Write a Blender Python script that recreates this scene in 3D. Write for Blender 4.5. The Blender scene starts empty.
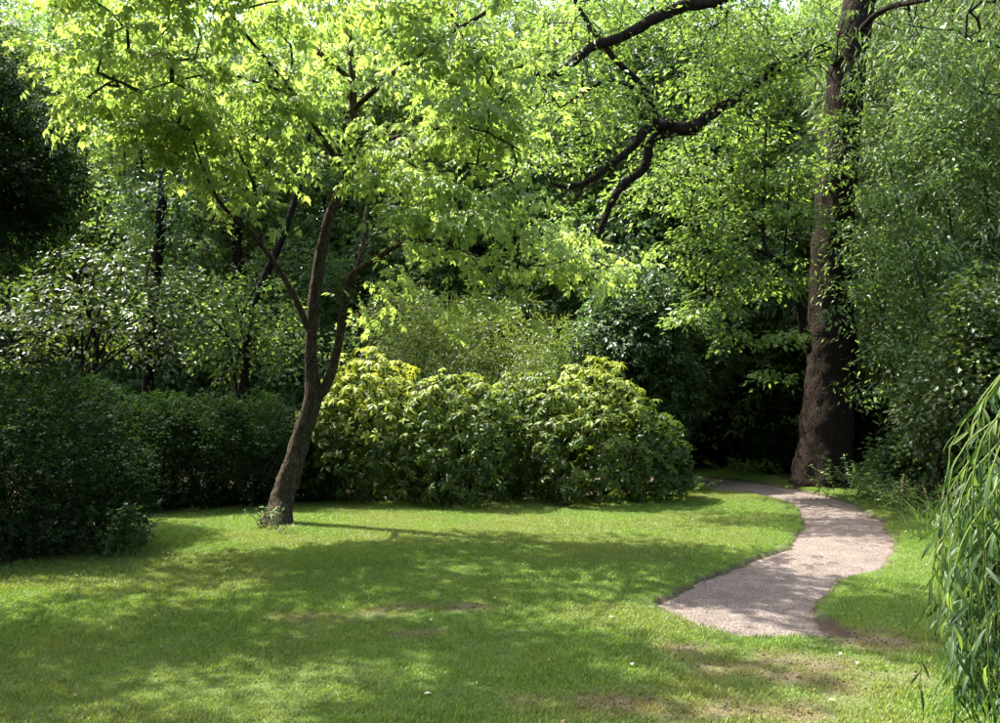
import bpy, math, random
import numpy as np
from mathutils import Vector, Matrix

# ------------------------------------------------------------------ camera, sky, sun, exposure
scene = bpy.context.scene
col = scene.collection
F_PX = 866.0                      # focal length in photo pixels (photo is 1000 wide)
EYE = 1.6
PITCH = math.atan(33.5 / F_PX)    # camera tilted up a little

cam_data = bpy.data.cameras.new('camera')
cam_data.sensor_width = 36.0
cam_data.lens = 36.0 * F_PX / 1000.0
cam_data.clip_start = 0.05
cam_data.clip_end = 2000.0
cam = bpy.data.objects.new('camera', cam_data)
cam.location = (0, 0, EYE)
cam.rotation_euler = (math.radians(90) + PITCH, 0, 0)
col.objects.link(cam)
scene.camera = cam

SUN_EL = math.radians(60)
SUN_AZ = math.atan2(-0.85, 0.53)  # clockwise from +Y: behind and to the left
sun_dir = Vector((math.sin(SUN_AZ) * math.cos(SUN_EL), math.cos(SUN_AZ) * math.cos(SUN_EL), math.sin(SUN_EL)))

world = bpy.data.worlds.new('World')
scene.world = world
world.use_nodes = True
wn = world.node_tree
bg = wn.nodes['Background']
sky = wn.nodes.new('ShaderNodeTexSky')
sky.sky_type = 'NISHITA'
sky.sun_disc = False
sky.sun_elevation = SUN_EL
sky.sun_rotation = SUN_AZ
sky.air_density = 1.0
sky.dust_density = 4.0
sky.ozone_density = 0.4
wn.links.new(sky.outputs[0], bg.inputs[0])
bg.inputs[1].default_value = 0.15

sl = bpy.data.lights.new('sun', 'SUN')
sl.energy = 3.5
sl.angle = math.radians(0.53)
sl.color = (1.0, 0.96, 0.88)
so = bpy.data.objects.new('sun', sl)
so.rotation_euler = sun_dir.to_track_quat('Z', 'Y').to_euler()
so.location = sun_dir * 60
col.objects.link(so)

vs = scene.view_settings
vs.view_transform = 'Standard'
vs.look = 'None'
vs.exposure = 2.8
vs.gamma = 1.0
vs.use_curve_mapping = False
cy = scene.cycles
cy.max_bounces = 6
cy.diffuse_bounces = 4
cy.glossy_bounces = 2
cy.transmission_bounces = 4
cy.transparent_max_bounces = 4
cy.caustics_reflective = False
cy.caustics_refractive = False
cy.use_denoising = True
cy.sample_clamp_indirect = 6.0

# ------------------------------------------------------------------ helpers: places
CT, ST = math.cos(PITCH), math.sin(PITCH)

def ray(px, py):
    u = (px - 500.0) / F_PX
    v = (361.5 - py) / F_PX
    return np.array([u, CT - v * ST, ST + v * CT])

def P(px, py, D):
    d = ray(px, py)
    return np.array([0, 0, EYE]) + d * (D / d[1])

def G(px, py, z=0.0):
    d = ray(px, py)
    return np.array([0, 0, EYE]) + d * ((z - EYE) / d[2])

def X(px, D):
    return (px - 500.0) / F_PX * D

# ------------------------------------------------------------------ helpers: meshes
def norm(a):
    n = np.linalg.norm(a, axis=-1, keepdims=True)
    return a / np.maximum(n, 1e-9)

class Geo:
    """collects triangles (and quads split to triangles) with a per-vertex tint"""
    def __init__(self):
        self.v, self.t, self.c, self.m, self.n = [], [], [], [], 0
    def add(self, v, t, tint=None, mat=0):
        v = np.asarray(v, float).reshape(-1, 3)
        t = np.asarray(t, np.int64).reshape(-1, 3)
        self.v.append(v); self.t.append(t + self.n)
        if tint is None:
            tint = np.zeros(len(v))
        self.c.append(np.broadcast_to(np.asarray(tint, float), (len(v),)))
        self.m.append(np.full(len(t), mat, np.int32))
        self.n += len(v)
        return self
    def mesh(self, name, mats, smooth=False, origin=(0, 0, 0)):
        v = np.concatenate(self.v) - np.asarray(origin, float)
        t = np.concatenate(self.t)
        me = bpy.data.meshes.new(name)
        me.vertices.add(len(v)); me.vertices.foreach_set('co', v.astype(np.float32).ravel())
        me.loops.add(len(t) * 3); me.loops.foreach_set('vertex_index', t.astype(np.int32).ravel())
        me.polygons.add(len(t))
        me.polygons.foreach_set('loop_start', np.arange(0, len(t) * 3, 3, dtype=np.int32))
        me.polygons.foreach_set('loop_total', np.full(len(t), 3, np.int32))
        me.polygons.foreach_set('material_index', np.concatenate(self.m))
        me.polygons.foreach_set('use_smooth', np.full(len(t), smooth))
        at = me.attributes.new('tint', 'FLOAT', 'POINT')
        at.data.foreach_set('value', np.concatenate(self.c).astype(np.float32))
        for m in (mats if isinstance(mats, (list, tuple)) else [mats]):
            me.materials.append(m)
        me.update()
        return me

def put(name, me, parent=None, loc=None, kind=None):
    o = bpy.data.objects.new(name, me)
    col.objects.link(o)
    if parent is not None:
        o.parent = parent
    if loc is not None:
        o.location = loc
    if kind:
        o['kind'] = kind
    return o

def tag(o, label, cat=None, group=None, kind=None):
    o['label'] = label
    if cat: o['category'] = cat
    if group: o['group'] = group
    if kind: o['kind'] = kind
    return o

def thing(name, label, cat, loc=(0, 0, 0), group=None):
    o = bpy.data.objects.new(name, None)
    o.empty_display_size = 0.2
    col.objects.link(o)
    o.location = tuple(float(q) for q in loc)
    return tag(o, label, cat, group)

def copy_thing(src, loc, rotz, scale, label, group=None):
    r = src.copy(); col.objects.link(r)
    r.location = loc; r.rotation_euler = (0, 0, rotz); r.scale = scale
    r['label'] = label
    if group: r['group'] = group
    for ch in src.children:
        c = ch.copy(); col.objects.link(c); c.parent = r
    return r

# ------------------------------------------------------------------ helpers: noise
def hash2(ix, iy, s):
    h = (ix.astype(np.int64) * 374761393 + iy.astype(np.int64) * 668265263 + s * 1274126177) & 0xffffffff
    h = ((h ^ (h >> 13)) * 1274126177) & 0xffffffff
    return ((h ^ (h >> 16)) & 0xffff) / 65535.0

def vnoise(x, y, s=0):
    ix, iy = np.floor(x), np.floor(y)
    fx, fy = x - ix, y - iy
    fx = fx * fx * (3 - 2 * fx); fy = fy * fy * (3 - 2 * fy)
    a = hash2(ix, iy, s); b = hash2(ix + 1, iy, s); c = hash2(ix, iy + 1, s); d = hash2(ix + 1, iy + 1, s)
    return (a * (1 - fx) + b * fx) * (1 - fy) + (c * (1 - fx) + d * fx) * fy

def fbm(x, y, s=0, o=4):
    r, a, t = 0, 0.5, 0
    for k in range(o):
        r = r + a * vnoise(x * 2 ** k + 17.3 * k, y * 2 ** k - 9.1 * k, s + k); t += a; a *= 0.5
    return r / t

def sstep(a, b, x):
    t = np.clip((x - a) / (b - a), 0, 1)
    return t * t * (3 - 2 * t)

# ------------------------------------------------------------------ helpers: tubes
def spline(pts, n):
    p = np.asarray(pts, float)
    q = np.vstack([2 * p[0] - p[1], p, 2 * p[-1] - p[-2]])
    out = []
    for i in range(len(p) - 1):
        p0, p1, p2, p3 = q[i], q[i + 1], q[i + 2], q[i + 3]
        for t in np.arange(n) / n:
            out.append(0.5 * (2 * p1 + (p2 - p0) * t + (2 * p0 - 5 * p1 + 4 * p2 - p3) * t * t + (3 * p1 - p0 - 3 * p2 + p3) * t ** 3))
    out.append(p[-1])
    return np.array(out)

def tube(geo, pts, rad, sides=8, sub=4, lump=0.0, rng=None, flare=None, mat=0, ribs=None):
    pts = np.asarray(pts, float)
    rad = np.interp(np.linspace(0, len(pts) - 1, (len(pts) - 1) * sub + 1), np.arange(len(pts)), rad)
    c = spline(pts, sub)
    tang = norm(np.gradient(c, axis=0))
    ref = np.array([1.0, 0.12, 0.07])
    a = norm(ref - tang * (tang @ ref)[:, None])
    b = np.cross(tang, a)
    ang = np.linspace(0, 2 * np.pi, sides, endpoint=False)
    r = np.repeat(rad[:, None], sides, 1)
    if lump and rng is not None:
        k = np.arange(len(c))[:, None]
        r = r * (1 + lump * (vnoise(k * 0.55 + 0 * ang[None], 3 * np.sin(ang)[None] + 0 * k + 5, int(rng.integers(1000))) - 0.5) * 2
                 + 0.6 * lump * (vnoise(k * 1.3 + 0 * ang[None], 9 * np.cos(ang)[None] + 11 + 0 * k, int(rng.integers(1000))) - 0.5) * 2)
    if flare is not None:           # (height, amount, lobes): root buttresses at the base
        h = c[:, 2:3] - c[0, 2]
        fa = np.exp(-np.maximum(h, 0) / flare[0])
        r = r * (1 + fa * flare[1] * (0.55 + 0.45 * np.cos(ang[None] * flare[2] + 0.7) + 0.25 * np.cos(ang[None] * 3 + 2)))
    if ribs is not None:
        k = np.arange(len(c))[:, None]
        r = r + ribs * (vnoise(ang[None] * sides / 6.28 * 0.5 + 0 * k, k * 0.35 + 0 * ang[None], 77) - 0.5)
    v = c[:, None] + r[..., None] * (np.cos(ang)[None, :, None] * a[:, None] + np.sin(ang)[None, :, None] * b[:, None])
    n = len(c)
    i = np.arange(n - 1)[:, None] * sides; j = np.arange(sides)[None]; j2 = (j + 1) % sides
    q = np.stack([i + j, i + j2, i + sides + j2, i + sides + j], -1).reshape(-1, 4)
    t = np.vstack([q[:, [0, 1, 2]], q[:, [0, 2, 3]]])
    vv = np.vstack([v.reshape(-1, 3), c[-1:] + tang[-1:] * rad[-1] * 0.6])
    cap = np.array([[(n - 1) * sides + k, (n - 1) * sides + (k + 1) % sides, len(vv) - 1] for k in range(sides)])
    geo.add(vv, np.vstack([t, cap]), 0.5, mat)
    return c, rad

class Skeleton:
    """limb nodes; twigs grow from the nearest node to each foliage spray"""
    def __init__(self):
        self.p, self.r = [], []
    def limb(self, geo, pts, rad, **k):
        c, r = tube(geo, pts, rad, **k)
        self.p += list(c); self.r += list(r)
        return c
    def twigs(self, targets, rng, geo, tip=0.006, grow=0.42, sides=4, step=0.35, mat=0, droop=0.0):
        P0 = np.array(self.p); R0 = np.array(self.r)
        n0 = len(P0)
        pts = np.zeros((n0 + len(targets) * 24, 3)); pts[:n0] = P0
        par = np.full(len(pts), -1); cnt = n0
        d0 = np.array([np.min(np.sum((P0 - t) ** 2, 1)) for t in targets])
        ends = []
        for k in np.argsort(d0):
            t = targets[k]
            d = np.linalg.norm(pts[:cnt] - t, axis=1)
            # prefer starting nodes that are below / inside
            d = d + 0.35 * np.maximum(0, pts[:cnt, 2] - t[2])
            i = int(np.argmin(d))
            L = float(np.linalg.norm(pts[i] - t))
            m = int(np.clip(math.ceil(L / step), 1, 20))
            prev = i; a = pts[i].copy()
            side = rng.normal(0, 0.07 * L, 3)
            for s in range(1, m + 1):
                f = s / m
                q = a + (t - a) * f + side * math.sin(math.pi * f) + np.array([0, 0, 0.10 * L * math.sin(math.pi * f) - droop * f * f])
                q += rng.normal(0, 0.012 + 0.01 * L, 3) if s < m else 0
                pts[cnt] = q; par[cnt] = prev; prev = cnt; cnt += 1
            ends.append(cnt - 1)
        load = np.zeros(cnt)
        for e in ends: load[e] += 1
        for i in range(cnt - 1, n0 - 1, -1):
            load[par[i]] += load[i] if par[i] >= n0 else 0
        rad = tip * np.maximum(load, 1) ** grow
        idx = np.arange(n0, cnt)
        A = pts[par[idx]]; B = pts[idx]
        ra = np.where(par[idx] >= n0, rad[np.maximum(par[idx], 0)], rad[idx] * 1.15)
        rb = rad[idx]
        ax = norm(B - A)
        ref = np.where(np.abs(ax[:, 2:3]) > 0.9, [[1.0, 0, 0]], [[0, 0, 1.0]])
        u = norm(np.cross(ax, ref)); w = np.cross(ax, u)
        ang = np.linspace(0, 2 * np.pi, sides, endpoint=False)
        ring = np.cos(ang)[None, :, None] * u[:, None] + np.sin(ang)[None, :, None] * w[:, None]
        VA = A[:, None] - ax[:, None] * 0.004 + ring * ra[:, None, None]; VB = B[:, None] + ring * rb[:, None, None]
        V = np.concatenate([VA, VB], 1).reshape(-1, 3)
        base = np.arange(len(idx))[:, None] * 2 * sides
        j = np.arange(sides)[None]; j2 = (j + 1) % sides
        T = np.concatenate([np.stack([base + j, base + j2, base + sides + j2], -1), np.stack([base + j, base + sides + j2, base + sides + j], -1)], 1).reshape(-1, 3)
        geo.add(V, T, 0.5, mat)
        return pts[:cnt]

# ------------------------------------------------------------------ helpers: leaves (unit leaf: stalk at origin, tip at +Y, face +Z)
def T_oval(w=0.28, fold=0.07, droop=-0.06):
    return (np.array([[0, 0, 0], [-w, .45, fold], [w, .45, fold], [0, 1, droop]]),
            np.array([[0, 2, 3], [0, 3, 1]]))

def T_lance(w=0.07, droop=-0.12):
    return (np.array([[0, 0, 0], [-w, .28, .03], [w, .28, .03], [-w * .8, .62, .0], [w * .8, .62, .0], [0, 1, droop]]),
            np.array([[0, 2, 1], [1, 2, 4], [1, 4, 3], [3, 4, 5]]))

def T_broad(w=0.17, fold=0.05, droop=-0.18):
    V = [[0, 0, 0], [0, .3, .03], [0, .65, -.01], [0, 1, droop],
         [-w * .75, .27, .03 + fold], [-w, .58, fold], [w * .75, .27, .03 + fold], [w, .58, fold],
         [-w * .55, .84, droop * .4 + fold * .5], [w * .55, .84, droop * .4 + fold * .5]]
    T = [[0, 6, 1], [1, 6, 7], [1, 7, 2], [2, 7, 9], [2, 9, 3], [0, 1, 4], [1, 5, 4], [1, 2, 5], [2, 8, 5], [2, 3, 8]]
    return np.array(V, float), np.array(T)

def T_multi(parts):
    """join copies of a simple leaf: parts = [(template, angle, offset, size, tilt)]"""
    V, T, n = [], [], 0
    for (v, t), a, off, s, tilt in parts:
        v = v * s
        ct, st = math.cos(tilt), math.sin(tilt)
        v = np.stack([v[:, 0], v[:, 1] * ct + v[:, 2] * st, -v[:, 1] * st + v[:, 2] * ct], -1)
        ca, sa = math.cos(a), math.sin(a)
        v = np.stack([v[:, 0] * ca + v[:, 1] * sa, -v[:, 0] * sa + v[:, 1] * ca, v[:, 2]], -1) + np.asarray(off, float)
        V.append(v); T.append(t + n); n += len(v)
    return np.vstack(V), np.vstack(T)

def T_leaflet():     # a toothed ash-maple leaflet, folded
    V = [[0, 0, 0], [.20, .30, .05], [.27, .52, .06], [.13, .66, .02], [0, 1, -.12], [-.13, .66, .02], [-.27, .52, .06], [-.20, .30, .05]]
    T = [[0, 1, 2], [0, 2, 3], [0, 3, 4], [0, 4, 5], [0, 5, 6], [0, 6, 7]]
    return np.array(V, float), np.array(T)

def T_compound():    # five leaflets on a thin stalk
    l = T_leaflet()
    stalk = (np.array([[-.012, 0, 0], [.012, 0, 0], [0, .62, -.03]]), np.array([[0, 1, 2]]))
    V, T = T_multi([(l, 0.0, (0, .52, -.02), .52, .45), (l, 0.95, (0, .46, -.02), .44, .5), (l, -0.95, (0, .46, -.02), .44, .5),
                    (l, 1.25, (0, .22, 0), .36, .55), (l, -1.25, (0, .22, 0), .36, .55)])
    return np.vstack([V, stalk[0]]), np.vstack([T, stalk[1] + len(V)])

def T_sprig(k=3, w=0.3):
    o = T_oval(w)
    L = [(o, 0.0, (0, .45, 0), .55, .2)]
    for i in range(1, k):
        s = 1 if i % 2 else -1
        L.append((o, s * 1.0, (0, .45 - .2 * i, 0), .5, .25))
    return T_multi(L)

def T_whorl(rng, n=7, first=False):
    b = T_broad()
    return T_multi([(b, i * 6.283 / n + rng.uniform(-.25, .25), (0, 0, 0), rng.uniform(.8, 1.05), rng.uniform(.0, .75)) for i in range(n)])

def scatter(geo, tmpl, pos, tip, nrm, size, tint, mat=0):
    V, T = tmpl
    pos = np.asarray(pos, float); N = len(pos)
    if N == 0: return
    y = norm(tip); x = norm(np.cross(y, nrm)); z = np.cross(x, y)
    s = np.broadcast_to(np.asarray(size, float), (N,))[:, None, None]
    W = pos[:, None] + s * (V[None, :, 0:1] * x[:, None] + V[None, :, 1:2] * y[:, None] + V[None, :, 2:3] * z[:, None])
    TT = T[None] + (np.arange(N) * len(V))[:, None, None]
    geo.add(W.reshape(-1, 3), TT.reshape(-1, 3), np.repeat(np.broadcast_to(tint, (N,)), len(V)), mat)

def sprays(rng, cen, out, n, R, flat=0.3, droop=0.25, tipdrop=0.45, spread=1.0, njit=0.45):
    """n leaves in a flattened fan round every spray centre"""
    K = len(cen)
    c = np.repeat(cen, n, 0); o = np.repeat(norm(out), n, 0)
    e1 = norm(o * [1, 1, 0.35]); up = np.array([0, 0, 1.0])
    e2 = norm(np.cross(up, e1)); e3 = np.cross(e1, e2)
    a = rng.normal(0, 1.25 * spread, K * n); s = np.sqrt(rng.random(K * n)) * np.repeat(rng.uniform(.75, 1.25, K), n) * R
    d = np.cos(a)[:, None] * e1 + np.sin(a)[:, None] * e2
    pos = c + d * s[:, None] + e3 * (rng.normal(0, flat * R, K * n))[:, None] - up * (droop * s * s / R)[:, None] - e1 * (0.25 * R)
    tip = d + rng.normal(0, .45, (K * n, 3)) - up * tipdrop
    nrm = e3 + rng.normal(0, njit, (K * n, 3))
    return pos, tip, nrm

def shell(rng, lobes, gaps=0.0, lo=0.45):
    """spray centres through the outer part of a set of ellipsoids; lobes = (centre, radii, count)"""
    C, O = [], []
    for c, r, n in lobes:
        d = norm(rng.normal(0, 1, (n, 3)))
        k = (lo ** 3 + (1 - lo ** 3) * rng.random(n)) ** (1 / 3)
        C.append(np.asarray(c) + d * k[:, None] * np.asarray(r)); O.append(norm(d * np.asarray(r) ) + [0, 0, .15])
    C, O = np.vstack(C), np.vstack(O)
    if gaps:
        g = fbm(C[:, 0] * .9 + C[:, 2] * .6, C[:, 1] * .9 - C[:, 2] * .7, 5, 2)
        k = g > gaps
        C, O = C[k], O[k]
    return C, O

def frame_matrix(pos, tip, nrm, s):
    y = Vector(tip).normalized(); x = y.cross(Vector(nrm)).normalized(); z = x.cross(y)
    m = Matrix((x * s, y * s, z * s)).transposed().to_4x4()
    m.translation = Vector(pos)
    return m

# ------------------------------------------------------------------ materials
def mat_new(name):
    m = bpy.data.materials.new(name); m.use_nodes = True
    nt = m.node_tree
    return m, nt, nt.nodes, nt.links

def ramp(nt, stops):
    r = nt.nodes.new('ShaderNodeValToRGB')
    e = r.color_ramp.elements
    while len(e) < len(stops): e.new(0.5)
    for i, (p, c) in enumerate(stops):
        e[i].position = p; e[i].color = (*c, 1)
    return r

def leaf_mat(name, stops, trans=(1.5, 1.45, 0.6), tmix=0.42, rough=0.42, spec=0.45):
    m, nt, N, L = mat_new(name)
    b = N['Principled BSDF']
    at = N.new('ShaderNodeAttribute'); at.attribute_name = 'tint'
    r = ramp(nt, stops); L.new(at.outputs['Fac'], r.inputs[0])
    L.new(r.outputs[0], b.inputs['Base Color'])
    b.inputs['Roughness'].default_value = rough
    b.inputs['Specular IOR Level'].default_value = spec
    mul = N.new('ShaderNodeMix'); mul.data_type = 'RGBA'; mul.blend_type = 'MULTIPLY'
    mul.inputs[0].default_value = 1.0
    L.new(r.outputs[0], mul.inputs[6]); mul.inputs[7].default_value = (*trans, 1)
    tr = N.new('ShaderNodeBsdfTranslucent'); L.new(mul.outputs[2], tr.inputs[0])
    mx = N.new('ShaderNodeMixShader'); mx.inputs[0].default_value = tmix
    L.new(b.outputs[0], mx.inputs[1]); L.new(tr.outputs[0], mx.inputs[2])
    L.new(mx.outputs[0], N['Material Output'].inputs[0])
    return m

def bark_mat(name, dark, light, scale=14.0, stretch=0.18, bump=0.6, moss=None):
    m, nt, N, L = mat_new(name)
    b = N['Principled BSDF']
    tc = N.new('ShaderNodeTexCoord'); mp = N.new('ShaderNodeMapping')
    mp.inputs['Scale'].default_value = (1, 1, stretch)
    L.new(tc.outputs['Object'], mp.inputs[0])
    n1 = N.new('ShaderNodeTexNoise'); n1.inputs['Scale'].default_value = scale; n1.inputs['Detail'].default_value = 8; n1.inputs['Roughness'].default_value = .65
    L.new(mp.outputs[0], n1.inputs[0])
    v = N.new('ShaderNodeTexVoronoi'); v.feature = 'DISTANCE_TO_EDGE'; v.inputs['Scale'].default_value = scale * 1.3
    L.new(mp.outputs[0], v.inputs[0])
    n2 = N.new('ShaderNodeTexNoise'); n2.inputs['Scale'].default_value = 2.2; n2.inputs['Detail'].default_value = 4
    L.new(tc.outputs['Object'], n2.inputs[0])
    r = ramp(nt, [(.3, dark), (.72, light)]); L.new(n1.outputs[0], r.inputs[0])
    last = r.outputs[0]
    if moss:
        rm = ramp(nt, [(.52, (0, 0, 0)), (.68, (1, 1, 1))]); L.new(n2.outputs[0], rm.inputs[0])
        mx = N.new('ShaderNodeMix'); mx.data_type = 'RGBA'; L.new(rm.outputs[0], mx.inputs[0]); L.new(last, mx.inputs[6]); mx.inputs[7].default_value = (*moss, 1)
        last = mx.outputs[2]
    L.new(last, b.inputs['Base Color'])
    b.inputs['Roughness'].default_value = .95; b.inputs['Specular IOR Level'].default_value = .04
    ad = N.new('ShaderNodeMath'); ad.operation = 'ADD'
    rv = ramp(nt, [(0, (0, 0, 0)), (.12, (1, 1, 1))]); L.new(v.outputs[0], rv.inputs[0])
    L.new(rv.outputs[0], ad.inputs[0]); L.new(n1.outputs[0], ad.inputs[1])
    bp = N.new('ShaderNodeBump'); bp.inputs['Strength'].default_value = bump; bp.inputs['Distance'].default_value = .03
    L.new(ad.outputs[0], bp.inputs['Height']); L.new(bp.outputs[0], b.inputs['Normal'])
    return m

M = {}
M['bark_smooth'] = bark_mat('bark_smooth', (.024, .018, .012), (.10, .078, .054), 26, .28, 1.0, moss=(.045, .048, .022))
M['bark_rough'] = bark_mat('bark_rough', (.008, .006, .0045), (.030, .022, .016), 22, .14, .7)
M['bark_dark'] = bark_mat('bark_dark', (.008, .0065, .005), (.028, .022, .016), 18, .25, .6)
M['bark_black'] = bark_mat('bark_black', (.004, .0035, .003), (.016, .013, .010), 18, .25, .8)
M['twig'] = bark_mat('twig', (.03, .024, .016), (.07, .056, .036), 20, .5, .2)
M['green_stem'] = bark_mat('green_stem', (.05, .075, .02), (.09, .12, .03), 20, .5, .1)
M['elder_leaf'] = leaf_mat('ash_maple_leaf', [(0, (.115, .185, .050)), (.5, (.172, .245, .068)), (1, (.23, .30, .090))], trans=(1.60, 1.6, .9), tmix=.56, rough=.45, spec=.4)
M['rhodo_leaf'] = leaf_mat('rhododendron_leaf', [(0, (.018, .036, .008)), (.4, (.050, .088, .014)), (.7, (.118, .162, .024)), (1, (.23, .27, .038))], trans=(1.5, 1.4, .6), tmix=.38, rough=.45, spec=.2)
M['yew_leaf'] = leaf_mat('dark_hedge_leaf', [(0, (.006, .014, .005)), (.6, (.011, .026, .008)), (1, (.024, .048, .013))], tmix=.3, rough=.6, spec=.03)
M['mid_leaf'] = leaf_mat('woodland_leaf', [(0, (.046, .088, .024)), (.5, (.082, .135, .035)), (1, (.135, .195, .055))], trans=(1.55, 1.55, .9), tmix=.5, rough=.45, spec=.4)
M['deep_leaf'] = leaf_mat('deep_green_leaf', [(0, (.022, .048, .015)), (.5, (.042, .082, .023)), (1, (.075, .125, .036))], trans=(1.5, 1.5, .9), tmix=.42, rough=.42, spec=.38)
M['lime_leaf'] = leaf_mat('lime_green_leaf', [(0, (.066, .120, .028)), (.5, (.108, .168, .040)), (1, (.165, .23, .060))], trans=(1.5, 1.5, .9), tmix=.5, rough=.45, spec=.4)
M['grey_leaf'] = leaf_mat('grey_green_leaf', [(0, (.070, .110, .045)), (.5, (.120, .170, .066)), (1, (.19, .24, .10))], trans=(1.5, 1.5, .9), tmix=.45, rough=.40, spec=.5)
M['willow_leaf'] = leaf_mat('willow_leaf', [(0, (.022, .050, .014)), (.5, (.050, .095, .026)), (1, (.12, .175, .055))], trans=(1.6, 1.6, .7), tmix=.40, rough=.5, spec=.22)
M['glossy_leaf'] = leaf_mat('glossy_dark_leaf', [(0, (.024, .046, .015)), (.6, (.050, .082, .025)), (1, (.09, .125, .04))], tmix=.3, rough=.42, spec=.3)

# ------------------------------------------------------------------ ground plan: path outline and lawn outline, on the ground
path_left = [(690, 620), (666, 611), (656, 603), (668, 594), (700, 577), (742, 563), (778, 549), (797, 534), (803, 520), (797, 507), (782, 499), (755, 493), (722, 489), (694, 485), (640, 481), (560, 478)]
path_right = [(560, 472.5), (640, 473), (700, 475), (745, 479), (790, 487), (835, 497), (868, 510), (890, 528), (897, 545), (893, 556), (872, 567), (838, 580), (818, 596), (812, 612), (822, 628), (836, 633), (800, 636), (745, 634)]
path_xy = np.array([G(*p)[:2] for p in path_left + path_right])
_c = np.vstack([path_xy, path_xy[:1]])
path_poly = spline(np.c_[_c, np.zeros(len(_c))], 6)[:-1, :2]

def path_sd(x, y):
    return poly_sd(x, y, path_poly) + .16 * (fbm(x * 2.6, y * 2.6, 91, 2) - .5) + .10 * (fbm(x * 9, y * 9, 92, 2) - .5)

def poly_sd(x, y, poly):
    """signed distance to a polygon, negative inside"""
    x = np.asarray(x, float); y = np.asarray(y, float)
    sh = x.shape; x = x.ravel(); y = y.ravel()
    best = np.full(len(x), 1e9); ins = np.zeros(len(x), bool)
    for k in range(len(poly)):
        ax, ay = poly[k]; bx, by = poly[(k + 1) % len(poly)]
        ex, ey = bx - ax, by - ay
        t = np.clip(((x - ax) * ex + (y - ay) * ey) / (ex * ex + ey * ey + 1e-12), 0, 1)
        best = np.minimum(best, (x - ax - t * ex) ** 2 + (y - ay - t * ey) ** 2)
        c = ((ay > y) != (by > y)) & (x < ex * (y - ay) / (ey + 1e-15) + ax)
        ins ^= c
    d = np.sqrt(best)
    return np.where(ins, -d, d).reshape(sh)

lawn_px = [(-700, 723), (-330, 640), (-60, 575), (95, 556), (118, 526), (205, 508), (330, 502), (480, 503), (640, 496), (685, 488), (690, 476), (668, 470), (700, 468), (740, 469), (800, 486), (860, 492), (890, 505), (940, 520), (990, 545), (1100, 590), (1300, 660), (1500, 723)]
lawn_xy = np.array([G(*p)[:2] for p in lawn_px] + [[6, 1.0], [-6, 1.0]])

def bare_at(x, y):
    n = fbm(x * 1.7 + 3, y * 1.7, 3, 4); n2 = fbm(x * 6, y * 6, 9, 3)
    b = np.zeros_like(n)
    for px, py, rx, ry, s in [(335, 617, .6, .34, 1.15), (430, 608, 1.0, .16, .95), (395, 634, .9, .13, 1.0), (470, 604, .5, .12, .6),
                              (720, 650, .7, .22, .8), (800, 670, 1.2, .65, .85), (700, 706, 1.2, .32, 1.0), (870, 640, .7, .6, .8), (790, 712, .5, .2, 1.0),
                              (590, 690, .5, .2, .35), (120, 600, .7, .3, .3), (60, 690, .5, .2, .35), (250, 580, .8, .25, .25), (890, 560, .3, .4, .6)]:
        g = G(px, py)
        d = np.sqrt(((x - g[0]) / rx) ** 2 + ((y - g[1]) / ry) ** 2)
        b = np.maximum(b, .9 * s * np.clip(1.35 - d, 0, 1))
    return np.clip(sstep(.30, 1.05, b * (.25 + 1.15 * n) + .75 * (n2 - .5) * np.clip(b * 2, 0, 1)), 0, 1)

def lawn_z(x, y):
    return 0.05 * (fbm(x * .35, y * .35, 21, 2) - .5)

def axis(a, b, step, far):
    core = np.arange(a, b, step)
    k = np.geomspace(step, far, 34)
    return np.concatenate([(a - np.cumsum(np.diff(np.r_[0, k])))[::-1], core, core[-1] + k])

gx = axis(-9.5, 9.5, .07, 600); gy = axis(2.6, 19, .07, 600)
GX, GY = np.meshgrid(gx, gy)
psd = path_sd(GX, GY)
lsd = poly_sd(GX, GY, lawn_xy)
wob = .05 * (fbm(GX * 4, GY * 4, 31, 2) - .5)
GZ = lawn_z(GX, GY) - .075 * (1 - sstep(-.05, .03, psd + wob * .6)) + .012 * (fbm(GX * 9, GY * 9, 4, 2) - .5)
soil = (1 - sstep(-.01, .04, psd + wob * 1.4))
nb = G(826, 622)
soil = np.maximum(soil, sstep(1.15, .75, np.sqrt(((GX - nb[0] - .03) / .14) ** 2 + ((GY - nb[1]) / .34) ** 2) + wob * 3))
GZ -= .05 * sstep(1.1, .6, np.sqrt(((GX - nb[0] - .03) / .14) ** 2 + ((GY - nb[1]) / .34) ** 2))
soil = np.maximum(soil, sstep(.0, .5, lsd + wob * 6))
bare = bare_at(GX, GY)
gg = Geo()
nx, ny = len(gx), len(gy)
ii = (np.arange(ny - 1)[:, None] * nx + np.arange(nx - 1)[None]).ravel()
gg.add(np.stack([GX, GY, GZ], -1), np.vstack([np.c_[ii, ii + 1, ii + nx + 1], np.c_[ii, ii + nx + 1, ii + nx]]), bare.ravel())

m, nt, N, L = mat_new('lawn_and_soil')
b = N['Principled BSDF']
tc = N.new('ShaderNodeNewGeometry')
n1 = N.new('ShaderNodeTexNoise'); n1.inputs['Scale'].default_value = 2.0; n1.inputs['Detail'].default_value = 6
n2 = N.new('ShaderNodeTexNoise'); n2.inputs['Scale'].default_value = 70; n2.inputs['Detail'].default_value = 5
L.new(tc.outputs['Position'], n1.inputs[0]); L.new(tc.outputs['Position'], n2.inputs[0])
rg = ramp(nt, [(.25, (.030, .050, .012)), (.75, (.070, .100, .022))]); L.new(n2.outputs[0], rg.inputs[0])
rb = ramp(nt, [(.3, (.030, .024, .013)), (.5, (.075, .058, .032)), (.75, (.15, .12, .075))]); L.new(n2.outputs[0], rb.inputs[0])
rs = ramp(nt, [(.3, (.018, .013, .009)), (.7, (.060, .042, .028))]); L.new(n2.outputs[0], rs.inputs[0])
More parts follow.
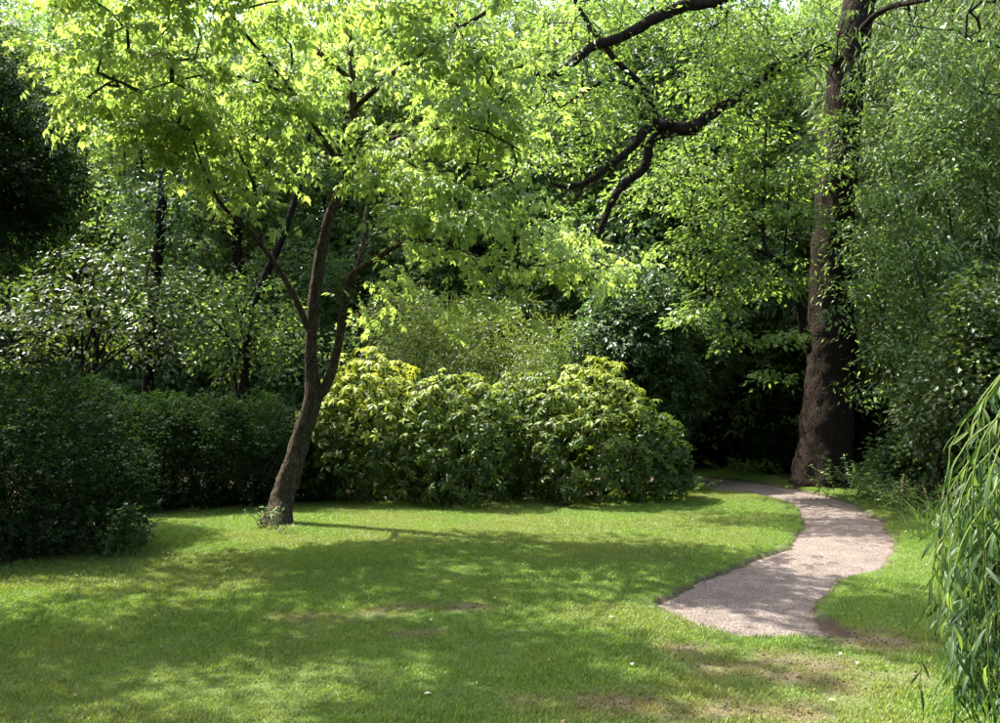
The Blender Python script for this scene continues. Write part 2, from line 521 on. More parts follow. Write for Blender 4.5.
a1 = N.new('ShaderNodeAttribute'); a1.attribute_name = 'tint'
a2 = N.new('ShaderNodeAttribute'); a2.attribute_name = 'soil'
x1 = N.new('ShaderNodeMix'); x1.data_type = 'RGBA'; L.new(a1.outputs['Fac'], x1.inputs[0]); L.new(rg.outputs[0], x1.inputs[6]); L.new(rb.outputs[0], x1.inputs[7])
x2 = N.new('ShaderNodeMix'); x2.data_type = 'RGBA'; L.new(a2.outputs['Fac'], x2.inputs[0]); L.new(x1.outputs[2], x2.inputs[6]); L.new(rs.outputs[0], x2.inputs[7])
L.new(x2.outputs[2], b.inputs['Base Color']); b.inputs['Roughness'].default_value = .95; b.inputs['Specular IOR Level'].default_value = .15
bp = N.new('ShaderNodeBump'); bp.inputs['Strength'].default_value = .7; bp.inputs['Distance'].default_value = .02
L.new(n2.outputs[0], bp.inputs['Height']); L.new(bp.outputs[0], b.inputs['Normal'])
me = gg.mesh('ground', m, smooth=True)
at = me.attributes.new('soil', 'FLOAT', 'POINT'); at.data.foreach_set('value', soil.ravel().astype(np.float32))
ground = put('ground', me, kind='structure')
ground['label'] = 'mown green lawn running back to dark soil under the trees'

# path: a slightly domed sheet of pinkish tan gravel lying in the cut edge of the lawn
px_ = np.arange(path_poly[:, 0].min() - .1, path_poly[:, 0].max() + .1, .06); py_ = np.arange(path_poly[:, 1].min() - .1, path_poly[:, 1].max() + .1, .06)
PX, PY = np.meshgrid(px_, py_)
sd = path_sd(PX, PY)
PZ = lawn_z(PX, PY) - .040 + .016 * sstep(0, .6, -sd) - .05 * sstep(-.02, .10, sd) + .004 * (fbm(PX * 8, PY * 8, 14, 2) - .5)
nx = len(px_); ii = (np.arange(len(py_) - 1)[:, None] * nx + np.arange(nx - 1)[None]).ravel()
keep = (sd.ravel()[ii] < .16)
ii = ii[keep]
pg = Geo(); pg.add(np.stack([PX, PY, PZ], -1), np.vstack([np.c_[ii, ii + 1, ii + nx + 1], np.c_[ii, ii + nx + 1, ii + nx]]), sstep(-.07, .04, sd + .12 * (fbm(PX * 5, PY * 5, 8, 3) - .5)).ravel())
m, nt, N, L = mat_new('path_gravel')
b = N['Principled BSDF']
tc = N.new('ShaderNodeNewGeometry')
v = N.new('ShaderNodeTexVoronoi'); v.inputs['Scale'].default_value = 110; L.new(tc.outputs['Position'], v.inputs[0])
n1 = N.new('ShaderNodeTexNoise'); n1.inputs['Scale'].default_value = 3.5; n1.inputs['Detail'].default_value = 7; n1.inputs['Roughness'].default_value = .6; L.new(tc.outputs['Position'], n1.inputs[0])
n2 = N.new('ShaderNodeTexNoise'); n2.inputs['Scale'].default_value = 160; n2.inputs['Detail'].default_value = 3; L.new(tc.outputs['Position'], n2.inputs[0])
r1 = ramp(nt, [(.0, (.05, .041, .035)), (.35, (.100, .081, .069)), (.7, (.131, .106, .090)), (1, (.18, .152, .132))])
sp = N.new('ShaderNodeSeparateColor'); L.new(v.outputs['Color'], sp.inputs[0]); L.new(sp.outputs[0], r1.inputs[0])
r2 = ramp(nt, [(.3, (.72, .70, .68)), (.65, (1.05, 1.03, 1.0))]); L.new(n1.outputs[0], r2.inputs[0])
x1 = N.new('ShaderNodeMix'); x1.data_type = 'RGBA'; x1.blend_type = 'MULTIPLY'; x1.inputs[0].default_value = 1; L.new(r1.outputs[0], x1.inputs[6]); L.new(r2.outputs[0], x1.inputs[7])
a1 = N.new('ShaderNodeAttribute'); a1.attribute_name = 'tint'
x2 = N.new('ShaderNodeMix'); x2.data_type = 'RGBA'; L.new(a1.outputs['Fac'], x2.inputs[0]); L.new(x1.outputs[2], x2.inputs[6]); x2.inputs[7].default_value = (.085, .062, .045, 1)
L.new(x2.outputs[2], b.inputs['Base Color']); b.inputs['Roughness'].default_value = .9; b.inputs['Specular IOR Level'].default_value = .2
bp = N.new('ShaderNodeBump'); bp.inputs['Strength'].default_value = .6; bp.inputs['Distance'].default_value = .012
ad = N.new('ShaderNodeMath'); ad.operation = 'SUBTRACT'; L.new(n2.outputs[0], ad.inputs[0]); L.new(v.outputs['Distance'], ad.inputs[1])
L.new(ad.outputs[0], bp.inputs['Height']); L.new(bp.outputs[0], b.inputs['Normal'])
path = put('path', pg.mesh('path', m, smooth=True), kind='structure')
path['label'] = 'winding pinkish tan gravel path with a cut soil edge'

# ------------------------------------------------------------------ the slender ash-leaved maple on the lawn
rng = np.random.default_rng(11)
def zz(p, dz=0): return p + np.array([0, 0, dz])

D0 = G(275, 522)[1]
base = G(275, 524)
maple = thing('maple_tree', 'slender leaning tree with bright yellow-green leaves rising from the sunlit lawn', 'tree', base)
sk = Skeleton(); tg = Geo()
main = [zz(base, -.1), P(283, 497, D0), P(294, 462, D0), P(305, 425, D0), P(313, 398, D0 - .05), P(311, 345, D0 - .1), P(317, 278, D0 - .15), P(329, 218, D0 - .2), P(347, 172, D0 - .2), P(353, 120, D0 - .2), P(351, 60, D0 - .1), P(343, -10, D0), P(338, -90, D0), P(345, -190, D0)]
sk.limb(tg, main, [.18, .146, .130, .118, .107, .074, .072, .063, .056, .05, .044, .038, .03, .014], sides=18, sub=6, lump=.09, rng=rng, flare=(.16, .34, 5))
put('trunk', tg.mesh('maple_trunk', M['bark_smooth'], True, base), maple)
def mlimb(pts, rads):
    g = Geo(); sk.limb(g, pts, rads, sides=9, sub=5, lump=.08, rng=rng)
    put('limb', g.mesh('maple_limb', M['bark_smooth'], True, base), maple)
d = D0
mlimb([P(311, 402, d - .02), P(325, 388, d - .08), P(337, 350, d - .2), P(344, 305, d - .3), P(352, 276, d - .4), P(378, 258, d - .5), P(402, 244, d - .6), P(440, 241, d - .8), P(490, 262, d - 1.0), P(540, 266, d - 1.2)], [.06, .064, .054, .048, .044, .036, .030, .024, .016, .008])
mlimb([P(310, 335, d - .1), P(297, 302, d - .2), P(276, 265, d - .35), P(250, 232, d - .5), P(222, 205, d - .7), P(205, 172, d - 1), P(190, 130, d - 1.2)], [.034, .038, .033, .028, .023, .016, .008])
mlimb([P(352, 286, d - .35), P(362, 250, d - .2), P(350, 300, d - .36)][:2] + [P(368, 205, d + .1), P(385, 160, d + .3), P(395, 100, d + .5)], [.03, .03, .026, .02, .01])
mlimb([P(347, 172, d - .2), P(322, 138, d - .4), P(297, 98, d - .6), P(268, 62, d - .9), P(235, 20, d - 1.2), P(205, -30, d - 1.5)], [.03, .031, .027, .023, .018, .008])
mlimb([P(296, 98, d - .6), P(262, 84, d - .9), P(222, 74, d - 1.2), P(180, 80, d - 1.5), P(140, 92, d - 1.8)], [.016, .016, .014, .011, .005])
mlimb([P(352, 80, d - .1), P(318, 52, d - .1), P(285, 25, d), P(250, -20, d + .1), P(210, -80, d + .2)], [.035, .038, .032, .026, .012])
mlimb([P(353, 110, d - .2), P(392, 75, d - .5), P(440, 40, d - .9), P(490, 10, d - 1.3), P(540, -20, d - 1.6)], [.034, .036, .03, .022, .01])
mlimb([P(349, 160, d - .2), P(395, 138, d - .7), P(440, 128, d - 1.3), P(480, 130, d - 1.8), P(520, 150, d - 2.2)], [.03, .03, .024, .018, .008])
mlimb([P(345, 10, d), P(320, -40, d - .6), P(290, -90, d - 1.4), P(250, -120, d - 2.4), P(200, -140, d - 3.3)], [.034, .036, .03, .022, .01])
mlimb([P(340, -60, d), P(375, -110, d - .5), P(420, -140, d - 1.2), P(470, -150, d - 2)], [.03, .03, .022, .01])
mlimb([P(262, 248, d - .4), P(258, 215, d - .5), P(252, 180, d - .6), P(232, 140, d - .6)], [.026, .026, .02, .01])

lobes = []
def lobe(px, py, D, rx, ry, rz, n): lobes.append((P(px, py, D), (rx, ry, rz), n))
lobe(150, 95, d - 1.2, 1.1, .9, .75, 34); lobe(205, 35, d - 1.0, 1.2, 1.0, .8, 36); lobe(95, 60, d - 1.0, .8, .8, .7, 22)
lobe(165, 140, d - .9, .75, .6, .45, 24); lobe(235, 115, d - .8, .9, .7, .55, 22); lobe(290, 55, d - .3, .8, .8, .8, 22)
lobe(290, 135, d - .2, .5, .6, .5, 9); lobe(395, 75, d - .4, .7, .7, .8, 20); lobe(450, 50, d - 2.0, .9, .6, .8, 30)
lobe(440, 140, d - 1.5, .9, .7, .6, 30); lobe(495, 125, d - 1.9, .7, .7, .6, 15); lobe(400, 195, d - 1.1, .8, .6, .35, 14)
lobe(470, 215, d - 1.6, .7, .6, .4, 16); lobe(495, 10, d - 2.1, .8, .6, .7, 16)
lobe(250, 180, d - .6, .5, .5, .3, 8)
lobe(265, -60, d - 2.1, 1.5, .75, .7, 46); lobe(400, -60, d - 2.5, 1.4, .8, .7, 36); lobe(150, -55, d - 2.0, 1.3, .75, .7, 42); lobe(50, -60, d - 1.9, 1.1, .75, .6, 30); lobe(-40, -40, d - 1.7, .9, .7, .5, 14)
lobe(250, -190, d - 3.0, 1.5, 1.0, .8, 44); lobe(420, -200, d - 2.8, 1.5, 1.0, .9, 44); lobe(340, -220, d - 1.6, 1.4, 1.0, .9, 16)
lobe(500, -260, d - 2.8, 1.4, 1.1, .8, 46); lobe(600, -250, d - 2.8, 1.2, 1.0, .7, 30); lobe(330, -290, d - 3.0, 1.4, 1.1, .8, 50); lobe(430, -320, d - 3.0, 1.4, 1.1, .8, 46); lobe(190, -260, d - 2.9, 1.3, 1.0, .7, 44); lobe(690, -270, d - 3.0, 1.0, .9, .6, 18); lobe(240, -340, d - 2.8, 1.3, 1.0, .7, 34)
C, O = shell(rng, lobes, gaps=.42, lo=.2)
low = []
for (px, py, D, n, s) in [(560, 250, d - 1.2, 7, .26), (600, 272, d - 1.35, 6, .22), (530, 238, d - 1.1, 5, .22), (500, 258, d - 1.1, 3, .2), (465, 302, d - 1.2, 3, .15), (525, 316, d - 1.3, 1, .06), (495, 275, d - 1.1, 3, .2), (580, 262, d - 1.3, 4, .2), (452, 322, d - 1.2, 1, .06), (440, 255, d - .8, 3, .25), (390, 280, d - .5, 4, .3), (360, 300, d - .4, 2, .2)]:
    for k in range(n): low.append(P(px, py, D) + rng.normal(0, s, 3) * [1, 1, .6])
low = np.array(low)
cen = np.vstack([C, low]); cc = base + np.array([.3, -.6, 4.6])
out = np.vstack([O, norm(low - cc)])
tw = Geo(); sk.twigs(cen, rng, tw, tip=.0045, grow=.45, step=.3)
put('twigs', tw.mesh('maple_twigs', M['bark_smooth'], False, base), maple, kind='stuff')
COMP = T_compound()
cg = Geo()
pos, tip, nrm = sprays(rng, cen[:len(C)], out[:len(C)], 15, .37, flat=.15, droop=.35, tipdrop=.55, njit=.35)
scatter(cg, COMP, pos, tip, nrm, rng.uniform(.16, .26, len(pos)), np.clip(rng.normal(.5, .3, len(pos)), 0, 1))
pos, tip, nrm = sprays(rng, low, out[len(C):], 15, .25, flat=.2, droop=.4, tipdrop=.6, njit=.3)
nleaf = 290
pick = rng.permutation(len(pos))
one = pick[:nleaf]; rest = pick[nleaf:]
scatter(cg, COMP, pos[rest], tip[rest], nrm[rest], rng.uniform(.13, .21, len(rest)), np.clip(rng.normal(.7, .2, len(rest)), 0, 1))
put('crown', cg.mesh('maple_crown', M['elder_leaf'], False, base), maple, kind='stuff')
lm = []
for k in range(5):
    g = Geo(); g.add(COMP[0], COMP[1], .45 + .13 * k); lm.append(g.mesh('maple_leaf', M['elder_leaf']))
for i in one:
    o = put('leaf', lm[int(rng.integers(5))], maple)
    o.matrix_local = frame_matrix(pos[i] - base, tip[i], nrm[i], rng.uniform(.13, .21))

# ------------------------------------------------------------------ the big dark-barked tree beside the path
rng = np.random.default_rng(23)
base = G(822, 486); D1 = base[1]
big = thing('old_willow_tree', 'massive dark-barked tree with a swelling trunk beside the path', 'tree', base)
sk = Skeleton(); tg = Geo()
def wd(px, D): return px / F_PX * D / 2
main = [zz(base, -.15), P(823, 468, D1), P(826, 430, D1), P(830, 385, D1), P(832, 350, D1), P(831, 310, D1), P(832, 250, D1), P(836, 190, D1), P(841, 130, D1), P(846, 80, D1), P(853, 35, D1), P(862, -10, D1), P(872, -80, D1 + .2), P(880, -200, D1 + .3), P(885, -330, D1 + .3)]
sk.limb(tg, main, [wd(q, D1) for q in (58, 54, 50, 47, 47, 43, 40, 38, 36, 36, 33, 30, 26, 18, 8)], sides=40, sub=8, lump=.06, rng=rng, flare=(.45, .36, 7), ribs=.02)
put('trunk', tg.mesh('old_willow_trunk', M['bark_rough'], True, base), big)
def blimb(pts, rads, lump=.2):
    g = Geo(); sk.limb(g, pts, rads, sides=12, sub=6, lump=lump, rng=rng)
    return put('limb', g.mesh('old_willow_limb', M['bark_dark'], True, base), big)
d = D1
blimb([P(838, 60, d - .1), P(812, 56, d - .6), P(786, 62, d - 1.0), P(758, 82, d - 1.3), P(728, 103, d - 1.7), P(708, 116, d - 2), P(690, 128, d - 2.2), P(668, 126, d - 2.4), P(652, 124, d - 2.5)], [.11, .10, .09, .082, .08, .085, .105, .085, .07], .3)
blimb([P(672, 124, d - 2.4), P(648, 128, d - 2.6), P(634, 146, d - 2.7), P(612, 164, d - 2.8), P(590, 180, d - 2.9), P(568, 187, d - 3), P(552, 184, d - 3.1)], [.07, .07, .06, .05, .042, .034, .014])
blimb([P(678, 130, d - 2.3), P(652, 140, d - 2.4), P(644, 168, d - 2.4), P(622, 186, d - 2.4), P(610, 206, d - 2.4), P(600, 232, d - 2.4), P(594, 246, d - 2.4)], [.07, .075, .07, .065, .055, .04, .014])
blimb([P(872, -80, d + .1), P(820, -70, d - .9), P(770, -32, d - 1.6), P(735, -8, d - 2), P(710, 2, d - 2.3), P(684, 6, d - 2.5), P(652, 20, d - 2.7), P(620, 38, d - 2.8), P(590, 48, d - 2.9), P(566, 68, d - 3), P(545, 76, d - 3), P(520, 66, d - 3.1), P(500, 62, d - 3.1)], [.13, .13, .12, .11, .10, .092, .084, .076, .07, .062, .05, .036, .01])
blimb([P(560, -30, d - 2.6), P(585, 18, d - 2.6), P(612, 56, d - 2.7), P(638, 82, d - 2.7), P(652, 104, d - 2.7), P(657, 124, d - 2.6)], [.02, .034, .042, .048, .048, .04])
blimb([P(634, 88, d - 2.7), P(610, 80, d - 2.9), P(585, 92, d - 3.0), P(560, 108, d - 3.1)], [.03, .03, .024, .01])
blimb([P(803, 330, d - .45), P(800, 305, d - .6), P(793, 282, d - .75), P(782, 264, d - .9), P(768, 254, d - 1.0), P(756, 250, d - 1.1)], [.07, .075, .065, .055, .045, .02])
blimb([P(808, 352, d - .25), P(806, 335, d - .4), P(802, 318, d - .5)], [.07, .07, .06])
blimb([P(852, 40, d), P(868, 0, d - .2), P(900, -40, d - .6), P(950, -80, d - 1.2), P(1010, -110, d - 1.8)], [.14, .14, .12, .1, .04])
blimb([P(853, 38, d - .1), P(880, 12, d - .8), P(915, 2, d - 1.6), P(960, -4, d - 2.4), P(1020, 0, d - 3)], [.06, .05, .04, .03, .012])
blimb([P(858, 0, d + .1), P(840, -60, d + .8), P(800, -130, d + 1.5), P(740, -200, d + 2)], [.12, .11, .09, .03])

def strands(rng, geo, sgeo, anchors, Ls, tmpl, gap=.03, size=(.08, .12), lean=.25, tw_r=.003, tints=(.5, .22), side=.8):
    """hanging shoots with leaves down both sides"""
    for a, Ln in zip(anchors, Ls):
        n = max(3, int(Ln / .14))
        dr = rng.normal(0, lean, 2)
        t = np.linspace(0, 1, n + 1)
        p = np.c_[a[0] + dr[0] * Ln * np.sin(t * 1.5), a[1] + dr[1] * Ln * np.sin(t * 1.5), a[2] - Ln * t ** 1.25]
        p += np.cumsum(rng.normal(0, .008, p.shape), 0)
        if sgeo is not None:
            tube(sgeo, p, [tw_r * 1.4] + [tw_r * (1 - .6 * q) for q in t[1:]], sides=3, sub=1)
        m = int(Ln / gap)
        u = np.sort(rng.random(m)) * n
        i = np.minimum(u.astype(int), n - 1); f = (u - i)[:, None]
        q = p[i] * (1 - f) + p[i + 1] * f
        ang = np.arange(m) * 2.4 + rng.normal(0, .4, m)
        tip = np.c_[np.cos(ang) * side, np.sin(ang) * side, -rng.uniform(.5, 1.3, m)]
        nr = np.c_[np.cos(ang), np.sin(ang), rng.uniform(.3, 1.2, m)] + rng.normal(0, .3, (m, 3))
        scatter(geo, tmpl, q, tip, nr, rng.uniform(*size, m), np.clip(rng.normal(*tints, m), 0, 1))

LANCE = T_lance(.075)
wg = Geo(); ws = Geo()
anc = []
for (px, py, D, sx, sy, sz, n) in [(800, 30, d - 2, .9, .8, .5, 30), (830, 20, d - 2.4, .7, .6, .5, 26), (770, 10, d - 2, .8, .8, .5, 22), (900, 10, d - 2, .9, .9, .4, 30), (970, 10, d - 2.5, .9, .9, .5, 34), (930, 60, d - 1.6, .9, .8, .5, 26), (1010, 60, d - 2.2, .8, .9, .6, 26), (860, -40, d - 1.6, 1.4, 1.2, .6, 40), (960, -70, d - 2, 1.6, 1.2, .6, 44), (760, -60, d - 1.2, 1.4, 1.2, .6, 36)]:
    for k in range(n): anc.append(P(px, py, D) + rng.normal(0, 1, 3) * [sx, sy, sz])
anc = np.array(anc)
anc = anc[rng.random(len(anc)) < .38]
strands(rng, wg, ws, anc, rng.uniform(.35, .95, len(anc)), LANCE, gap=.026, size=(.12, .19), lean=.75, tw_r=.004)
tw = Geo(); sk.twigs(anc, rng, tw, tip=.006, grow=.42, step=.4)
# small leafy shoots on the gnarled limbs and the trunk
lob = []
for (px, py, D, r, n) in [(560, 95, d - 2.8, .6, 16), (600, 110, d - 2.6, .7, 18), (640, 30, d - 2.4, .6, 16), (580, 20, d - 2.6, .8, 22), (690, 60, d - 1.8, .9, 20), (720, 30, d - 1.5, .9, 24), (540, 150, d - 2.6, .7, 16), (650, 190, d - 1.8, .6, 10), (700, 150, d - 1.5, .8, 16), (760, 60, d - 1.6, .7, 26), (800, 50, d - 1.3, .6, 18), (725, 85, d - 2.2, .45, 12), (845, 130, d - .9, .35, 9), (835, 165, d - .8, .3, 6), (620, -40, d - 2, 1.2, 30), (720, -60, d - 1.5, 1.3, 30)]:
    lob.append((P(px, py, D), (r, r, r * .7), n))
C, O = shell(rng, lob, lo=.2)
nodes = np.array(sk.p); nodes = nodes[(nodes[:, 0] < X(770, d - 2)) & (nodes[:, 2] > 3.5)]
bare = nodes[rng.integers(0, len(nodes), 90)] + norm(rng.normal(0, 1, (90, 3)) + [-.4, -.2, .1]) * rng.uniform(.25, .8, 90)[:, None]
sk.twigs(bare, rng, tw, tip=.005, grow=.5, step=.14)
C = np.vstack([C, bare[::3]]); O = np.vstack([O, rng.normal(0, 1, (len(bare[::3]), 3))])
sk.twigs(C, rng, tw, tip=.005, grow=.42, step=.35)
put('twigs', tw.mesh('old_willow_twigs', M['bark_dark'], False, base), big, kind='stuff')
pos, tip, nrm = sprays(rng, C, O, 34, .34, flat=.25, droop=.3)
OV = T_oval(.24)
scatter(wg, OV, pos, tip, nrm, rng.uniform(.07, .13, len(pos)), np.clip(rng.normal(.55, .25, len(pos)), 0, 1), mat=1)
put('hanging_shoots', ws.mesh('old_willow_shoots', M['green_stem'], False, base), big, kind='stuff')
# high crown above the picture
lob = [(P(870, -160, d), (2.6, 2.4, 1.2), 30), (P(760, -160, d), (2.2, 2.2, 1.1), 26), (P(960, -180, d), (2.2, 2.2, 1.2), 26), (P(860, -300, d + .3), (2.6, 2.6, 1.4), 30)]
C, O = shell(rng, lob, lo=.3)
pos, tip, nrm = sprays(rng, C, O, 40, .55, flat=.3, droop=.5)
scatter(wg, LANCE, pos, tip, nrm, rng.uniform(.12, .19, len(pos)), np.clip(rng.normal(.5, .22, len(pos)), 0, 1))
put('crown', wg.mesh('old_willow_crown', [M['willow_leaf'], M['lime_leaf']], False, base), big, kind='stuff')

# ------------------------------------------------------------------ rhododendron on the lawn
rng = np.random.default_rng(37)
bc = np.array([X(492, 13.2), 13.3, 0.0])
rho = thing('rhododendron_bush', 'broad rounded rhododendron bush with yellow-green new leaves, behind the lawn', 'bush', bc)
R3 = [(P(368, 420, 13.4) * [1, 1, 0] + [0, 0, .95], (1.05, 1.05, 1.34)), (P(458, 425, 12.75) * [1, 1, 0] + [0, 0, .78], (.92, .9, 1.22)), (P(525, 425, 13.6) * [1, 1, 0] + [0, 0, .85], (.85, .8, 1.14)),
      (P(590, 420, 13.1) * [1, 1, 0] + [0, 0, .86], (1.05, 1.0, 1.26)), (P(642, 440, 13.5) * [1, 1, 0] + [0, 0, .56], (.80, .9, .94)), (P(318, 445, 13.3) * [1, 1, 0] + [0, 0, .78], (.56, .7, .78))]
stem = Geo()
hub = bc + [0, 0, .05]
WH = [T_whorl(rng, n) for n in (6, 7, 8)]
Cs, Ns, Li = [], [], []
for li, (c, r) in enumerate(R3):
    r = np.array(r)
    n = int(680 * (r[0] * r[2]) / 1.4)
    dd = norm(rng.normal(0, 1, (n, 3)))
    bump = .80 + .34 * fbm(dd[:, 0] * 3.2 + li * 7 + 20, dd[:, 2] * 3.2 + dd[:, 1] * 2.0 + 20, 41 + li, 2)
    k = bump * np.where(rng.random(n) < .72, rng.uniform(.93, 1.03, n), rng.uniform(.6, .93, n))
    p = c + dd * r * k[:, None]
    inside = np.zeros(n, bool)
    for lj, (c2, r2) in enumerate(R3):
        if lj != li: inside |= np.sum(((p - c2) / (np.array(r2) * .8)) ** 2, 1) < 1
    ok = ~inside & (p[:, 2] > .07)
    Cs.append(p[ok]); Ns.append(norm(dd[ok] / r)); Li.append(np.full(ok.sum(), li))
C = np.vstack(Cs); Nn = np.vstack(Ns); Li = np.concatenate(Li)
nrm = norm(Nn + [0, 0, .75] + rng.normal(0, .22, Nn.shape))
tip = norm(np.cross(nrm, rng.normal(0, 1, nrm.shape)))
size = rng.uniform(.10, .155, len(C))
young = np.array([.52, .24, .14, .32, .14, .46])[Li]        # the end lobes carry more yellow new growth
tint = np.clip(.28 + young * sstep(.5, 2.0, C[:, 2]) * 1.6 + rng.normal(0, .17, len(C)), 0, 1)
view = np.array([0, 0, EYE]) - C
facing = np.sum(norm(view) * Nn, 1)
front = np.argsort(-(facing + .25 * (C[:, 2] - 1) + rng.normal(0, .12, len(C))) + 5 * (C[:, 2] < .35))[:43]
is_front = np.zeros(len(C), bool); is_front[front] = True
fg = Geo()
w = rng.integers(0, 3, len(C))
for k in range(3):
    s = (w == k) & ~is_front
    scatter(fg, WH[k], C[s], tip[s], nrm[s], size[s], tint[s])
# loose inner leaves that hide the stems
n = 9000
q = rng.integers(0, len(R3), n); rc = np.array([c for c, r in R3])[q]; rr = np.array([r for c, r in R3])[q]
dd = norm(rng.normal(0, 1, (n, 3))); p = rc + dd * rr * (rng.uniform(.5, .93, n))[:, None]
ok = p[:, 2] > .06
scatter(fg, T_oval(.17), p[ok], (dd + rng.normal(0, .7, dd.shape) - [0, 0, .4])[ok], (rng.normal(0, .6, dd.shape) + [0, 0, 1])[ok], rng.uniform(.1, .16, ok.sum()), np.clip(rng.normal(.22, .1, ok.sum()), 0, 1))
put('foliage', fg.mesh('rhododendron_foliage', M['rhodo_leaf'], False, bc), rho, kind='stuff')
lm = []
BR = T_broad()
for k in range(7):
    g = Geo(); g.add(BR[0], BR[1], k / 6); lm.append(g.mesh('rhododendron_leaf', M['rhodo_leaf'], True))
for i in front:
    f = np.array(frame_matrix((0, 0, 0), tip[i], nrm[i], 1))[:3, :3]
    for k in range(7):
        a = k * 6.283 / 7 + rng.uniform(-.25, .25); tl = rng.uniform(.0, .75)
        t = f @ np.array([math.sin(a) * math.cos(tl), math.cos(a) * math.cos(tl), -math.sin(tl)])
        nn = f @ np.array([math.sin(a) * math.sin(tl), math.cos(a) * math.sin(tl), math.cos(tl)])
        o = put('leaf', lm[int(np.clip(round(tint[i] * 6 + rng.normal(0, .5)), 0, 6))], rho)
        o.matrix_local = frame_matrix(C[i] - bc, t, nn, size[i] * rng.uniform(.85, 1.05))
sk = Skeleton()
for k in range(9):
    a = rng.uniform(0, 6.28); e = bc + [rng.uniform(-2.2, 2.2), rng.uniform(-.6, .6), rng.uniform(.8, 1.5)]
    s0 = bc + [(e[0] - bc[0]) * .5, rng.uniform(-.3, .3), -.03]
    sk.limb(stem, [s0, s0 * .6 + e * .4 + [0, 0, .15], e], [.045, .035, .015], sides=6, sub=4)
sk.twigs(C[::3], rng, stem, tip=.004, step=.4, sides=3)
put('stems', stem.mesh('rhododendron_stems', M['bark_dark'], False, bc), rho)

# ------------------------------------------------------------------ hedges and dark evergreens on the near side
def leafy_mass(name, label, cat, lobes, base, tmpl, mat, n, size, seed, flat=.3, R=.28, per=20, lo=.55, stems=6, tints=(.5, .22), gaps=0, zmin=.03, tipdrop=.3, group=None, stem_mat='bark_dark', inner=.25, droop=.25):
    rng = np.random.default_rng(seed)
    base = np.asarray(base, float)
    th = thing(name, label, cat, base, group)
    tot = sum(r[0] * r[1] + r[0] * r[2] + r[1] * r[2] for c, r in lobes)
    L2 = [(c, r, max(4, int(n / per * (r[0] * r[1] + r[0] * r[2] + r[1] * r[2]) / tot))) for c, r in lobes]
    C, O = shell(rng, L2, gaps, lo)
    ok = C[:, 2] > zmin + .05
    C, O = C[ok], O[ok]
    g = Geo()
    pos, tip, nrm = sprays(rng, C, O, per, R, flat=flat, tipdrop=tipdrop, droop=droop)
    ok = pos[:, 2] > zmin
    pos, tip, nrm = pos[ok], tip[ok], nrm[ok]
    scatter(g, tmpl, pos, tip, nrm, rng.uniform(size[0], size[1], len(pos)), np.clip(rng.normal(*tints, len(pos)), 0, 1))
    put('foliage', g.mesh(name + '_foliage', mat, False, base), th, kind='stuff')
    sg = Geo(); sk = Skeleton()
    for k in range(stems):
        c, r = lobes[k % len(lobes)]
        e = np.asarray(c) + rng.normal(0, .35, 3) * np.asarray(r)
        s0 = np.array([base[0] * .4 + c[0] * .6 + rng.normal(0, .15), base[1] * .4 + c[1] * .6 + rng.normal(0, .12), -.04])
        sk.limb(sg, [s0, s0 * .55 + e * .45 + rng.normal(0, .08, 3), e], [.05, .036, .012], sides=6, sub=4)
    sk.twigs(C[::max(1, len(C) // 120)], rng, sg, tip=.004, step=.4, sides=3)
    put('stems', sg.mesh(name + '_stems', M[stem_mat], False, base), th)
    return th

OVS = T_oval(.3); SPR = T_sprig(3); NEED = T_oval(.16)
hb = G(10, 566)
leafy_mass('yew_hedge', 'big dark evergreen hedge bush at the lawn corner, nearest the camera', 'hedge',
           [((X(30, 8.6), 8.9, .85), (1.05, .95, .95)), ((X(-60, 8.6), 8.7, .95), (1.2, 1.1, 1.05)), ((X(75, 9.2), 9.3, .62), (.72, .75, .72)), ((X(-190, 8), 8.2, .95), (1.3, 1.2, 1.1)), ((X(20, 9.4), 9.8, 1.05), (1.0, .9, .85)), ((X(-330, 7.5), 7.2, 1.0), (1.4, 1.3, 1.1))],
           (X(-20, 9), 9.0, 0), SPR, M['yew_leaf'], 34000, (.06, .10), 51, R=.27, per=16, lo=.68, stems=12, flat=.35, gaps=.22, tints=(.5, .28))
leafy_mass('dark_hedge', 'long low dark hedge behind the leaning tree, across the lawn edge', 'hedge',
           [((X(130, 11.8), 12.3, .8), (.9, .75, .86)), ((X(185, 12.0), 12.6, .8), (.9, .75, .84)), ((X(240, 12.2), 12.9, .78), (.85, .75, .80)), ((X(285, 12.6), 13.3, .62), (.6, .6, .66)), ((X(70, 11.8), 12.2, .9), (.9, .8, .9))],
           (X(190, 12.2), 12.7, 0), SPR, M['yew_leaf'], 30000, (.06, .10), 52, R=.22, per=16, lo=.72, stems=10, flat=.35, tints=(.6, .25))

